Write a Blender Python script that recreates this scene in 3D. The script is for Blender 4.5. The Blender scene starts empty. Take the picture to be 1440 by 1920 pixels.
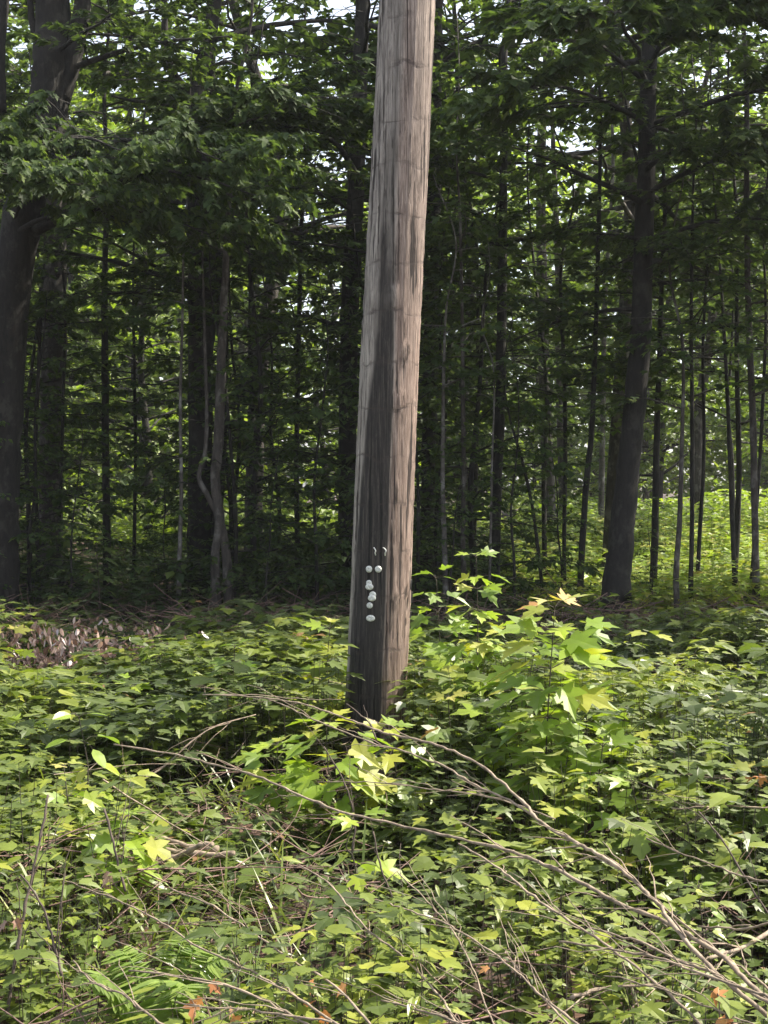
import bpy, math, random
import numpy as np
from mathutils import Vector

SC = bpy.context.scene
COL = SC.collection
R = math.radians
# ---------------------------------------------------------------- camera
F = 2400.0; CAMZ = 1.6; PITCH = math.atan(53.0 / F)
cam_d = bpy.data.cameras.new("camera"); cam = bpy.data.objects.new("camera", cam_d); COL.objects.link(cam)
cam.location = (0, 0, CAMZ); cam.rotation_euler = (R(90) - PITCH, 0, 0)
cam_d.sensor_fit = 'VERTICAL'; cam_d.sensor_height = 36; cam_d.lens = F / 1920 * 36
cam_d.clip_start = 0.05; cam_d.clip_end = 1000
SC.camera = cam
# ---------------------------------------------------------------- world, sun, exposure
SUN_EL, SUN_AZ = R(54), R(72)          # azimuth measured clockwise from +Y (north): sun to the right, a little beyond the pole
w = bpy.data.worlds.new("World"); SC.world = w; w.use_nodes = True
nt = w.node_tree; bg = nt.nodes['Background']
sky = nt.nodes.new('ShaderNodeTexSky'); sky.sky_type = 'NISHITA'; sky.sun_disc = False
sky.sun_elevation = SUN_EL; sky.sun_rotation = SUN_AZ; sky.air_density = 1.0; sky.dust_density = 2.5; sky.ozone_density = 1.0
hs = nt.nodes.new('ShaderNodeHueSaturation'); hs.inputs['Saturation'].default_value = .5; nt.links.new(sky.outputs[0], hs.inputs['Color']); nt.links.new(hs.outputs[0], bg.inputs[0]); bg.inputs[1].default_value = 0.15
sd = bpy.data.lights.new("sun", 'SUN'); sun = bpy.data.objects.new("sun", sd); COL.objects.link(sun)
sd.energy = 5.0; sd.angle = R(0.5); sd.color = (1.0, 0.92, 0.78)
to_sun = Vector((math.sin(SUN_AZ) * math.cos(SUN_EL), math.cos(SUN_AZ) * math.cos(SUN_EL), math.sin(SUN_EL)))
sun.rotation_euler = to_sun.to_track_quat('Z', 'Y').to_euler(); sun.location = (0, 0, 30)
SC.view_settings.view_transform = 'Standard'; SC.view_settings.look = 'None'
SC.view_settings.exposure = 1.4; SC.view_settings.gamma = 1.0
SC.cycles.max_bounces = 8; SC.cycles.diffuse_bounces = 4; SC.cycles.transmission_bounces = 4; SC.cycles.glossy_bounces = 2
SC.cycles.transparent_max_bounces = 4
SC.cycles.use_denoising = True

RNG = np.random.default_rng(7)
# ---------------------------------------------------------------- helpers
def P(px, py, Y):
    """world point seen at photo pixel (px,py) at depth Y in front of the camera"""
    a = (px - 720) / F; b = (960 - py) / F
    cp, sp = math.cos(PITCH), math.sin(PITCH)
    d = np.array([a, cp + b * sp, -sp + b * cp])
    return d * (Y / d[1]) + np.array([0, 0, CAMZ])

def gz(x, y):
    return 0.05 * np.sin(x * 0.9 + 1) * np.cos(y * 0.7) + 0.03 * np.sin(x * 2.3 + y * 1.7)

class Acc:
    """collects triangles / quads with a per-vertex random value and a material index"""
    def __init__(s):
        s.v = []; s.f3 = []; s.f4 = []; s.r = []; s.m3 = []; s.m4 = []; s.n = 0
    def add(s, v, f3=None, f4=None, r=0.5, m=0):
        v = np.asarray(v, float).reshape(-1, 3)
        if f3 is not None and len(f3):
            f3 = np.asarray(f3).reshape(-1, 3); s.f3.append(f3 + s.n); s.m3.append(np.full(len(f3), m))
        if f4 is not None and len(f4):
            f4 = np.asarray(f4).reshape(-1, 4); s.f4.append(f4 + s.n); s.m4.append(np.full(len(f4), m))
        s.v.append(v); s.r.append(np.broadcast_to(r, (len(v),)).astype(float)); s.n += len(v)
    def mesh(s, name, mats, smooth_m=()):
        me = bpy.data.meshes.new(name)
        if s.n == 0: return me
        V = np.concatenate(s.v)
        f3 = np.concatenate(s.f3) if s.f3 else np.zeros((0, 3), int)
        f4 = np.concatenate(s.f4) if s.f4 else np.zeros((0, 4), int)
        loops = np.concatenate([f3.ravel(), f4.ravel()]).astype(np.int32)
        n3, n4 = len(f3), len(f4)
        starts = np.concatenate([np.arange(n3) * 3, n3 * 3 + np.arange(n4) * 4]).astype(np.int32)
        tot = np.concatenate([np.full(n3, 3), np.full(n4, 4)]).astype(np.int32)
        mi = np.concatenate([np.concatenate(s.m3) if s.m3 else np.zeros(0), np.concatenate(s.m4) if s.m4 else np.zeros(0)]).astype(np.int32)
        me.vertices.add(len(V)); me.vertices.foreach_set('co', V.astype(np.float32).ravel())
        me.loops.add(len(loops)); me.loops.foreach_set('vertex_index', loops)
        me.polygons.add(n3 + n4); me.polygons.foreach_set('loop_start', starts); me.polygons.foreach_set('loop_total', tot)
        me.polygons.foreach_set('material_index', mi)
        me.polygons.foreach_set('use_smooth', np.isin(mi, list(smooth_m)))
        at = me.attributes.new('rnd', 'FLOAT', 'POINT'); at.data.foreach_set('value', np.concatenate(s.r).astype(np.float32))
        for m in mats: me.materials.append(m)
        me.update(calc_edges=True)
        return me

def norm(a):
    a = np.asarray(a, float); return a / np.maximum(np.linalg.norm(a, axis=-1, keepdims=True), 1e-9)

def tube(acc, pts, rad, n=6, m=0, r=0.5, jit=0.0, rng=RNG, cap=True):
    pts = np.asarray(pts, float); k = len(pts); rad = np.broadcast_to(np.asarray(rad, float), (k,))
    t = norm(np.gradient(pts, axis=0))
    ref = np.array([0, 0, 1.0]) if abs(t[0, 2]) < 0.8 else np.array([0, 1.0, 0])
    u = norm(np.cross(t, ref)); v = np.cross(t, u)
    a = np.arange(n) * 2 * math.pi / n
    rr = rad[:, None] * (1 + jit * rng.standard_normal((k, n)))
    V = pts[:, None] + rr[..., None] * (np.cos(a)[None, :, None] * u[:, None] + np.sin(a)[None, :, None] * v[:, None])
    i = np.arange(k - 1)[:, None] * n; j = np.arange(n)[None]; j2 = (j + 1) % n
    q = np.stack([i + j, i + j2, i + n + j2, i + n + j], -1).reshape(-1, 4)
    V = V.reshape(-1, 3); f3 = None
    if cap:
        V = np.vstack([V, pts[-1:], pts[:1]]); b = (k - 1) * n
        f3 = [(b + x, b + (x + 1) % n, k * n) for x in range(n)] + [((x + 1) % n, x, k * n + 1) for x in range(n)]
    acc.add(V, f3, q, r, m)

def smooth(pts, per=6):
    """Catmull-Rom through the points"""
    pts = np.asarray(pts, float)
    if len(pts) < 3: 
        t = np.linspace(0, 1, per)[:, None]; return pts[0] * (1 - t) + pts[-1] * t
    p = np.vstack([2 * pts[0] - pts[1], pts, 2 * pts[-1] - pts[-2]]); out = []
    for i in range(1, len(p) - 2):
        t = np.linspace(0, 1, per, endpoint=False)[:, None]
        a, b, c, d = p[i - 1], p[i], p[i + 1], p[i + 2]
        out.append(0.5 * (2 * b + (c - a) * t + (2 * a - 5 * b + 4 * c - d) * t ** 2 + (3 * b - a - 3 * c + d) * t ** 3))
    out.append(pts[-1:]); return np.vstack(out)

def fan(half, z=lambda x, y: 0.12 * abs(x) - 0.14 * y * y):
    """leaf outline given for the right half, base to tip -> template fanned from a point on the midrib"""
    out = list(half) + [(-x, y) for x, y in reversed(half[1:-1])]
    V = [(0, 0.36, z(0, .36))] + [(x, y, z(x, y)) for x, y in out]
    n = len(out); f = [(0, 1 + i, 1 + (i + 1) % n) for i in range(n)]
    return np.array(V, float), np.array(f)

MAPLE = fan([(0, 0), (.12, -.05), (.36, -.01), (.25, .16), (.40, .26), (.56, .53), (.36, .50), (.17, .45), (.24, .70), (.11, .78), (0, 1.05)])
MAPLE_M = fan([(0, 0), (.34, 0), (.25, .2), (.54, .52), (.18, .46), (.22, .7), (0, 1.05)])
MAPLE_R = fan([(0, 0), (.16, -.02), (.34, .12), (.36, .24), (.50, .54), (.36, .52), (.24, .55), (.25, .70), (.14, .84), (0, 1.06)])
MAPLE_L = fan([(0, 0), (.35, .05), (.5, .5), (.17, .5), (0, 1.0)])
OVAL = fan([(0, 0), (.2, .2), (.27, .45), (.2, .75), (0, 1)])
LANCE = fan([(0, 0), (.12, .25), (.13, .55), (0, 1)])
BLADE = (np.array([(-.012, 0, 0), (.012, 0, 0), (-.012, .35, -.03), (.012, .35, -.03), (-.009, .7, -.13), (.009, .7, -.13), (0, 1, -.28)], float), np.array([(0, 1, 3), (0, 3, 2), (2, 3, 5), (2, 5, 4), (4, 5, 6)]))
def _quad(wd):
    return np.array([(0, 0, 0), (wd, .45, .06), (0, 1, -.2), (-wd, .45, .06)], float), np.array([(0, 1, 2), (0, 2, 3)])
LOWQ = _quad(.4)

def leaves(acc, tpl, pos, d, nrm, size, rnd, m=0, curl=None):
    T, Fc = tpl; n = len(pos)
    if n == 0: return
    d = norm(d); x = norm(np.cross(d, nrm)); nn = np.cross(x, d)
    size = np.broadcast_to(size, (n,))
    tz = np.broadcast_to(T[:, 2][None], (n, len(T)))
    if curl is not None: tz = tz * curl[:, None]
    lr = np.random.default_rng(n + 5); wx = lr.uniform(.72, 1.12, (n, 1)); sk = lr.normal(0, .10, (n, 1))
    V = pos[:, None] + size[:, None, None] * ((T[None, :, 0] * wx)[..., None] * x[:, None] + (T[None, :, 1] + sk * T[None, :, 0])[..., None] * d[:, None] + tz[..., None] * nn[:, None])
    Fx = (Fc[None] + (np.arange(n) * len(T))[:, None, None]).reshape(-1, 3)
    acc.add(V.reshape(-1, 3), Fx, None, np.repeat(rnd, len(T)), m)

def link(name, me, parent=None, loc=None):
    o = bpy.data.objects.new(name, me); COL.objects.link(o)
    if parent: o.parent = parent
    if loc is not None: o.location = loc
    return o
def tag(o, label=None, cat=None, group=None, kind=None):
    if label: o['label'] = label
    if cat: o['category'] = cat
    if group: o['group'] = group
    if kind: o['kind'] = kind
    return o
def empty(name, loc, label, cat, group=None):
    o = bpy.data.objects.new(name, None); COL.objects.link(o); o.location = loc
    o.empty_display_size = .1
    return tag(o, label, cat, group)
def shift(acc, loc):
    acc.v = [v - np.asarray(loc, float) for v in acc.v]; return acc
def copy_tree(o, parent=None):
    c = o.copy(); COL.objects.link(c)
    if parent: c.parent = parent
    for ch in o.children: copy_tree(ch, c)
    return c

# ---------------------------------------------------------------- materials
def newmat(name):
    m = bpy.data.materials.new(name); m.use_nodes = True; n = m.node_tree; n.nodes.clear()
    return m, n.nodes, n.links
def ramp(N, stops, interp='LINEAR'):
    r = N.new('ShaderNodeValToRGB'); cr = r.color_ramp; cr.interpolation = interp
    while len(cr.elements) < len(stops): cr.elements.new(0.5)
    for e, (p, c) in zip(cr.elements, stops):
        e.position = p; e.color = (*c, 1) if len(c) == 3 else c
    return r
def noise(N, L, vec, scale, detail=4, rough=.6):
    n = N.new('ShaderNodeTexNoise'); n.inputs['Scale'].default_value = scale; n.inputs['Detail'].default_value = detail
    n.inputs['Roughness'].default_value = rough
    if vec is not None: L.new(vec, n.inputs['Vector'])
    return n
def mapped(N, L, sc, src='Object'):
    tc = N.new('ShaderNodeTexCoord'); mp = N.new('ShaderNodeMapping'); mp.inputs['Scale'].default_value = sc
    L.new(tc.outputs[src], mp.inputs['Vector']); return mp.outputs['Vector']
def math_(N, L, op, a, b=None, clamp=False):
    n = N.new('ShaderNodeMath'); n.operation = op; n.use_clamp = clamp
    for i, x in enumerate((a, b)):
        if x is None: continue
        if isinstance(x, (int, float)): n.inputs[i].default_value = x
        else: L.new(x, n.inputs[i])
    return n.outputs[0]
def mixc(N, L, fac, a, b, mode='MIX'):
    n = N.new('ShaderNodeMix'); n.data_type = 'RGBA'; n.blend_type = mode
    for key, x in ((0, fac), (6, a), (7, b)):
        if isinstance(x, (int, float)): n.inputs[key].default_value = x
        elif isinstance(x, tuple): n.inputs[key].default_value = (*x, 1)
        else: L.new(x, n.inputs[key])
    return n.outputs[2]

def leaf_mat(name, stops, trans=(1.5, 1.6, .55), tf=0.45, gloss=.10, rough=.5, fz=.30):
    m, N, L = newmat(name)
    at = N.new('ShaderNodeAttribute'); at.attribute_name = 'rnd'
    rp = ramp(N, stops); L.new(at.outputs['Fac'], rp.inputs[0])
    v = mapped(N, L, (1, 1, 1)); nz = noise(N, L, v, 9, 3)
    col = mixc(N, L, 1.0, rp.outputs[0], math_(N, L, 'ADD', math_(N, L, 'MULTIPLY', nz.outputs[0], .9), .55), 'MULTIPLY')
    tr = mixc(N, L, 1.0, col, trans, 'MULTIPLY')
    d = N.new('ShaderNodeBsdfDiffuse'); L.new(col, d.inputs[0])
    t = N.new('ShaderNodeBsdfTranslucent'); L.new(tr, t.inputs[0])
    g = N.new('ShaderNodeBsdfGlossy'); g.inputs['Roughness'].default_value = rough
    m1 = N.new('ShaderNodeMixShader'); m1.inputs[0].default_value = tf; L.new(d.outputs[0], m1.inputs[1]); L.new(t.outputs[0], m1.inputs[2])
    fr = N.new('ShaderNodeFresnel'); fr.inputs[0].default_value = 1.4
    fa = math_(N, L, 'ADD', math_(N, L, 'MULTIPLY', fr.outputs[0], fz), gloss * .2, True)
    m2 = N.new('ShaderNodeMixShader'); L.new(fa, m2.inputs[0]); L.new(m1.outputs[0], m2.inputs[1]); L.new(g.outputs[0], m2.inputs[2])
    o = N.new('ShaderNodeOutputMaterial'); L.new(m2.outputs[0], o.inputs[0]); return m

def bark_mat(name, dark, light, zs=.25, scale=22, bump=.5, patches=None):
    m, N, L = newmat(name)
    v = mapped(N, L, (1, 1, zs)); n1 = noise(N, L, v, scale, 6, .7)
    v2 = mapped(N, L, (1, 1, .6)); n2 = noise(N, L, v2, 4, 3)
    rp = ramp(N, [(.3, dark), (.7, light)]); L.new(n1.outputs[0], rp.inputs[0])
    col = mixc(N, L, 1.0, rp.outputs[0], math_(N, L, 'ADD', math_(N, L, 'MULTIPLY', n2.outputs[0], 1.0), .5), 'MULTIPLY')
    if patches:
        rp2 = ramp(N, [(.52, (0, 0, 0)), (.62, (1, 1, 1))]); n3 = noise(N, L, mapped(N, L, (1, 1, .7)), 7, 5, .65)
        L.new(n3.outputs[0], rp2.inputs[0]); col = mixc(N, L, rp2.outputs[0], col, patches)
    b = N.new('ShaderNodeBsdfPrincipled'); L.new(col, b.inputs['Base Color']); b.inputs['Roughness'].default_value = .9
    bp = N.new('ShaderNodeBump'); bp.inputs['Strength'].default_value = bump; bp.inputs['Distance'].default_value = .02
    L.new(n1.outputs[0], bp.inputs['Height']); L.new(bp.outputs[0], b.inputs['Normal'])
    o = N.new('ShaderNodeOutputMaterial'); L.new(b.outputs[0], o.inputs[0]); return m

M_COVER = leaf_mat('undergrowth_leaf', [(0, (.038, .060, .015)), (.45, (.098, .138, .024)), (.8, (.195, .238, .034)), (.965, (.29, .31, .040)), (.99, (.26, .17, .05)), (1, (.22, .12, .05))], tf=.48, rough=.4, fz=.48)
M_SAP = leaf_mat('maple_leaf', [(0, (.09, .15, .022)), (.6, (.19, .28, .03)), (.9, (.30, .38, .04)), (1, (.34, .28, .06))], tf=.52, rough=.4, fz=.45)
M_TIP = leaf_mat('new_leaf', [(0, (.26, .30, .05)), (.5, (.36, .32, .07)), (1, (.46, .20, .09))], tf=.5, trans=(1.3, 1.2, .7))
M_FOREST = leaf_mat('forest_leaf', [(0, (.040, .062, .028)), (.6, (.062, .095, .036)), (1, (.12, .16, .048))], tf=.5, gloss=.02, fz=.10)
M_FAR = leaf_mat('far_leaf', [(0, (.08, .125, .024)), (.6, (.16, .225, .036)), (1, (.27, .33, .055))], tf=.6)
M_FERN = leaf_mat('fern_leaf', [(0, (.13, .20, .035)), (1, (.24, .32, .06))], tf=.55)
M_DEAD = leaf_mat('dead_leaf', [(0, (.11, .062, .042)), (.5, (.24, .15, .11)), (.8, (.42, .29, .23)), (1, (.62, .50, .43))], trans=(1.1, .9, .7), tf=.25)
M_ORANGE = leaf_mat('orange_leaf', [(0, (.34, .13, .05)), (1, (.55, .30, .12))], trans=(1.2, 1, .6), tf=.35)
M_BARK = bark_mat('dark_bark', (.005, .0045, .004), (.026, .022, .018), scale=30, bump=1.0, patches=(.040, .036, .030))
M_BARK_G = bark_mat('grey_bark', (.014, .012, .010), (.085, .070, .060), scale=28, bump=1.0, patches=(.13, .12, .105))
M_BARK_P = bark_mat('pale_bark', (.035, .030, .026), (.13, .115, .10), zs=1.5, scale=14, patches=(.20, .19, .175))
M_STEM = bark_mat('green_stem', (.02, .018, .012), (.06, .045, .03), bump=0)
M_TWIG = bark_mat('cut_branch_bark', (.075, .055, .038), (.36, .28, .205), zs=1, scale=30, bump=.2)
M_TWIG_D = bark_mat('dark_stick_bark', (.045, .032, .025), (.12, .09, .07), zs=1, scale=30, bump=.2)
M_BRUSH = bark_mat('brushwood_bark', (.06, .036, .029), (.26, .165, .135), zs=1, scale=8, bump=0)

# ---------------------------------------------------------------- ground
def make_ground():
    m, N, L = newmat('forest_floor')
    v = mapped(N, L, (1, 1, 1)); a = noise(N, L, v, 6, 8, .7); b = noise(N, L, v, 45, 5, .7)
    rp = ramp(N, [(.3, (.025, .014, .010)), (.55, (.060, .036, .026)), (.75, (.12, .078, .056))]); L.new(b.outputs[0], rp.inputs[0])
    rp2 = ramp(N, [(.35, (.6, .6, .6)), (.7, (1.3, 1.15, 1.1))]); L.new(a.outputs[0], rp2.inputs[0])
    c = mixc(N, L, 1.0, rp.outputs[0], rp2.outputs[0], 'MULTIPLY')
    p = N.new('ShaderNodeBsdfPrincipled'); p.inputs['Roughness'].default_value = .95; L.new(c, p.inputs['Base Color'])
    bp = N.new('ShaderNodeBump'); bp.inputs['Strength'].default_value = .8; bp.inputs['Distance'].default_value = .03
    L.new(b.outputs[0], bp.inputs['Height']); L.new(bp.outputs[0], p.inputs['Normal'])
    o = N.new('ShaderNodeOutputMaterial'); L.new(p.outputs[0], o.inputs[0])
    acc = Acc()
    xs = np.concatenate([[-300, -120, -60], np.linspace(-30, 30, 181), [60, 120, 300]])
    ys = np.concatenate([[-100, -30], np.linspace(-8, 52, 181), [70, 120, 300, 600]])
    X, Y = np.meshgrid(xs, ys); Z = np.where((abs(X) <= 30) & (Y >= -8) & (Y <= 52), gz(X, Y), 0)
    n = len(xs); i = (np.arange(len(ys) - 1)[:, None] * n + np.arange(n - 1)[None])
    q = np.stack([i, i + 1, i + n + 1, i + n], -1).reshape(-1, 4)
    acc.add(np.stack([X, Y, Z], -1).reshape(-1, 3), None, q)
    tag(link('ground', acc.mesh('ground', [m], (0,))), kind='structure')
make_ground()

# ---------------------------------------------------------------- utility pole
PY = 6.7
def make_pole():
    b = P(694, 1500, PY); t = P(762, 0, PY)
    b0 = b + (b - t) * ((b[2] + .3) / (t[2] - b[2])); H = 9.2
    top = b + (t - b) * ((H - b[2]) / (t[2] - b[2]))
    base = np.array([b[0] + (b[0] - t[0]) * (b[2] / (t[2] - b[2])), PY, 0])
    root = empty('utility_pole', base, 'tall weathered wooden utility pole leaning slightly right, dark band down its left half', 'utility pole')
    m, N, L = newmat('weathered_pole_wood')
    v1 = mapped(N, L, (1, 1, .035)); n1 = noise(N, L, v1, 110, 8, .75)           # fine grain
    v2 = mapped(N, L, (1, 1, .06)); n2 = noise(N, L, v2, 16, 4, .6)             # broad streaks
    n3 = noise(N, L, mapped(N, L, (1, 1, .5)), 5, 4)                             # patches
    n4 = noise(N, L, mapped(N, L, (1, 1, .022)), 46, 3, .6)                      # cracks
    st = N.new('ShaderNodeAttribute'); st.attribute_name = 'band'
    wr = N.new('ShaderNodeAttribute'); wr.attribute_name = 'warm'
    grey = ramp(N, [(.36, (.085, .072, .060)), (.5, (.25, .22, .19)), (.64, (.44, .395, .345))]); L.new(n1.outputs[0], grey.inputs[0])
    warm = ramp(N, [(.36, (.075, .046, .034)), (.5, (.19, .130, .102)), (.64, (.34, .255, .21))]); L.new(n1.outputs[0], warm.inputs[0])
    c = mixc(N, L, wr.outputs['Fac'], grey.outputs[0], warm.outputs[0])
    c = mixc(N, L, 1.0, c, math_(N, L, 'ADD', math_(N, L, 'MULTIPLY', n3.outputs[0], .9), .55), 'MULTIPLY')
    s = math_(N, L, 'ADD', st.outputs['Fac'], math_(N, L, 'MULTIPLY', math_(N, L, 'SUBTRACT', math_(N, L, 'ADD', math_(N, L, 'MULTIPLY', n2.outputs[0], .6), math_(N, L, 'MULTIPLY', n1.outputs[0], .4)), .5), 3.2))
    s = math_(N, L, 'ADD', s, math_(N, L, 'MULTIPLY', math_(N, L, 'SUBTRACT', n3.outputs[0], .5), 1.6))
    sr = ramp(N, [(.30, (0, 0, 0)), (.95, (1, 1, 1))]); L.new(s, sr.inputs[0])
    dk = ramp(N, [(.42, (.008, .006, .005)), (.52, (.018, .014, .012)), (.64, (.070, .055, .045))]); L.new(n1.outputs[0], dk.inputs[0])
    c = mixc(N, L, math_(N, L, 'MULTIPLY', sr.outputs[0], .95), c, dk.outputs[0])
    cr = ramp(N, [(.57, (1, 1, 1)), (.63, (.14, .12, .11))]); L.new(n4.outputs[0], cr.inputs[0])
    c = mixc(N, L, 1.0, c, cr.outputs[0], 'MULTIPLY')
    # ring-shaped scars round the pole
    tc = N.new('ShaderNodeTexCoord'); sx = N.new('ShaderNodeSeparateXYZ'); L.new(tc.outputs['Object'], sx.inputs[0])
    nw = noise(N, L, mapped(N, L, (1, 1, 1.6)), 4.5, 5)
    zz = math_(N, L, 'ADD', sx.outputs[2], math_(N, L, 'MULTIPLY', nw.outputs[0], .22))
    fr = math_(N, L, 'FRACT', math_(N, L, 'DIVIDE', zz, .247))
    ab = math_(N, L, 'ABSOLUTE', math_(N, L, 'SUBTRACT', fr, .5))
    rr = ramp(N, [(.0, (1, 1, 1)), (.055, (0, 0, 0))]); L.new(ab, rr.inputs[0])
    nm = noise(N, L, mapped(N, L, (1, 1, 1)), 11, 3); mk = ramp(N, [(.38, (0, 0, 0)), (.66, (1, 1, 1))]); L.new(nm.outputs[0], mk.inputs[0])
    ring = math_(N, L, 'MULTIPLY', rr.outputs[0], mk.outputs[0])
    c = mixc(N, L, math_(N, L, 'MULTIPLY', ring, .8), c, (.05, .035, .03))
    p = N.new('ShaderNodeBsdfPrincipled'); p.inputs['Roughness'].default_value = .85; L.new(c, p.inputs['Base Color'])
    h = math_(N, L, 'SUBTRACT', math_(N, L, 'ADD', n1.outputs[0], cr.outputs[0]), math_(N, L, 'MULTIPLY', ring, .25))
    bp = N.new('ShaderNodeBump'); bp.inputs['Strength'].default_value = .9; bp.inputs['Distance'].default_value = .009
    L.new(h, bp.inputs['Height']); L.new(bp.outputs[0], p.inputs['Normal'])
    o = N.new('ShaderNodeOutputMaterial'); L.new(p.outputs[0], o.inputs[0])
    n, k = 72, 240
    zs = np.linspace(-.3, H, k); A = np.arange(n) * 2 * math.pi / n
    ax = np.array([base + (top - base) * (z / H) for z in zs])
    rad = .1605 - .0040 * zs
    rng = np.random.default_rng(3)
    ra = 1 + .012 * np.sin(A * 3 + 1) + .008 * np.sin(A * 7)
    groove = rng.standard_normal(n) * .009
    Rr = rad[:, None] * (ra + groove)[None] + .0012 * rng.standard_normal((k, n)) + .004 * np.sin(zs * 2.1)[:, None] * np.cos(A)[None]
    for kz, ka, s_, amp in ((2.02, -1.17, .05, .012), (2.28, -1.0, .045, .011), (3.35, -1.75, .06, .007), (1.55, -1.05, .04, .006), (2.55, -1.6, .05, .008), (1.02, -.95, .04, .008), (3.0, -1.2, .05, .006)):   # knots
        dA = (A - ka + math.pi) % (2 * math.pi) - math.pi
        Rr += amp * np.exp(-((zs[:, None] - kz) / s_) ** 2 - (dA[None] * .15 / s_) ** 2)
    V = np.stack([ax[:, 0, None] + Rr * np.cos(A), ax[:, 1, None] + Rr * np.sin(A), np.broadcast_to(ax[:, 2, None], Rr.shape)], -1)
    acc = Acc()
    i = np.arange(k - 1)[:, None] * n; j = np.arange(n)[None]; j2 = (j + 1) % n
    q = np.stack([i + j, i + j2, i + n + j2, i + n + j], -1).reshape(-1, 4)
    V = np.vstack([V.reshape(-1, 3), ax[-1:] + [0, 0, .03]]); bq = (k - 1) * n
    acc.add(V - base, [(bq + x, bq + (x + 1) % n, k * n) for x in range(n)], q)
    me = acc.mesh('pole_shaft', [m], (0,))
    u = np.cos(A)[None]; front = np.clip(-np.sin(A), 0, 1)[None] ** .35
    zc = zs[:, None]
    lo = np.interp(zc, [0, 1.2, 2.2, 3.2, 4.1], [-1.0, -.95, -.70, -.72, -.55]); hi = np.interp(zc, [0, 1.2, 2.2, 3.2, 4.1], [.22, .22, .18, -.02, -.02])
    bnd = np.clip((u - lo) / .30, 0, 1) * np.clip((hi - u) / .13, 0, 1) * front  # darker across the left front, strongest towards the foot
    bnd = bnd * np.interp(zc, [0, 1.6, 2.2, 3.2, 4.1, 5], [3.0, 2.5, 1.0, .62, .56, .45])
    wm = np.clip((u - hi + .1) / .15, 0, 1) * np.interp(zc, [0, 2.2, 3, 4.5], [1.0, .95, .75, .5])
    for nm_, arr in (('band', bnd), ('warm', np.broadcast_to(wm, bnd.shape))):
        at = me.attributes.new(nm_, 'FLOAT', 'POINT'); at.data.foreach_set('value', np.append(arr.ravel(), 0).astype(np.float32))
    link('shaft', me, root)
    # white caps and staples nailed to the pole
    mw, N, L = newmat('white_plastic'); p = N.new('ShaderNodeBsdfPrincipled'); nz = noise(N, L, mapped(N, L, (1, 1, 1)), 160, 4)
    rp = ramp(N, [(.3, (.30, .30, .27)), (.6, (.66, .66, .61))]); L.new(nz.outputs[0], rp.inputs[0]); L.new(rp.outputs[0], p.inputs['Base Color'])
    p.inputs['Roughness'].default_value = .5; o = N.new('ShaderNodeOutputMaterial'); L.new(p.outputs[0], o.inputs[0])
    def surf(px, py):
        q = P(px, py, PY); cx = base[0] + (top[0] - base[0]) * q[2] / H; r = .1605 - .004 * q[2]
        for _ in range(4):
            dx = max(-.98 * r, min(.98 * r, q[0] - cx)); q = P(px, py, PY - math.sqrt(r * r - dx * dx))
        nn = norm(np.array([dx, -math.sqrt(r * r - dx * dx), 0])); return np.array([cx + dx, q[1], q[2]]), nn
    def cap(px, py, rpx, sy=1.0, out=.012):
        c, nn = surf(px, py); r = rpx / F * PY; a2 = Acc(); up = np.array([0, 0, 1.0]); sd_ = np.cross(up, nn)
        prof = [(.35, -.006), (.35, out * .5), (1, out * .55), (1, out * .8), (.85, out * 1.05), (.5, out * 1.3), (.28, out * 1.18), (.0, out * 1.15)]
        nn_ = 20; aa = np.arange(nn_) * 2 * math.pi / nn_
        V = np.array([[c + nn * d_ + r * f_ * (math.cos(x) * sd_ + math.sin(x) * up * sy) for x in aa] for f_, d_ in prof]).reshape(-1, 3)
        i = np.arange(len(prof) - 1)[:, None] * nn_; j = np.arange(nn_)[None]; j2 = (j + 1) % nn_
        a2.add(V - base, None, np.stack([i + j, i + j2, i + nn_ + j2, i + nn_ + j], -1).reshape(-1, 4))
        link('marker_disc', a2.mesh('marker_disc', [mw], (0,)), root)
    for a_ in ((693, 1067, 6.3), (709.5, 1067, 6.3), (693, 1093, 5.6), (694, 1100, 7.6, .8, .018), (699.5, 1115, 6.4), (698.5, 1121, 7.6, .78, .018), (694, 1135, 5.8), (695.5, 1159, 8.4, .72)):
        cap(*a_)
    for px, py in ((703, 1033), (720, 1033)):
        c, nn = surf(px, py); a2 = Acc(); u = 1 / F * PY; sd_ = np.cross([0, 0, 1.0], nn); up = np.array([0, 0, 1.0])
        pts = [c - nn * .004 + up * 6 * u - sd_ * 2 * u, c + nn * .014 + up * 5 * u, c + nn * .02 + up * 1 * u + sd_ * 3 * u, c + nn * .016 - up * 4 * u + sd_ * 1.5 * u, c - nn * .004 - up * 9 * u + sd_ * 2 * u]
        tube(a2, smooth(np.array(pts)) - base, .0032, 8); link('staple', a2.mesh('staple', [mw], (0,)), root)
    for px, py, hpx in ((768, 1096, 9), (769, 1120, 10), (767, 1152, 6)):
        c, nn = surf(px - 4, py); a2 = Acc(); u = 1 / F * PY
        e = c + nn * .02; s_ = np.array([.004, 0, 0]); a2v = []
        w_ = np.array([0, .012, 0]); h_ = np.array([0, 0, hpx * u])
        for zz_ in (-1, 1):
            for a_, b_ in ((-1, -1), (1, -1), (1, 1), (-1, 1)): a2v.append(e + s_ * a_ + w_ * b_ + h_ * zz_ + np.array([.002 * zz_, 0, 0]))
        a2.add(np.array(a2v) - base, None, [(0, 1, 2, 3), (7, 6, 5, 4), (0, 4, 5, 1), (1, 5, 6, 2), (2, 6, 7, 3), (3, 7, 4, 0)])
        link('edge_tag', a2.mesh('edge_tag', [M_BARK_P]), root)
make_pole()

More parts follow.
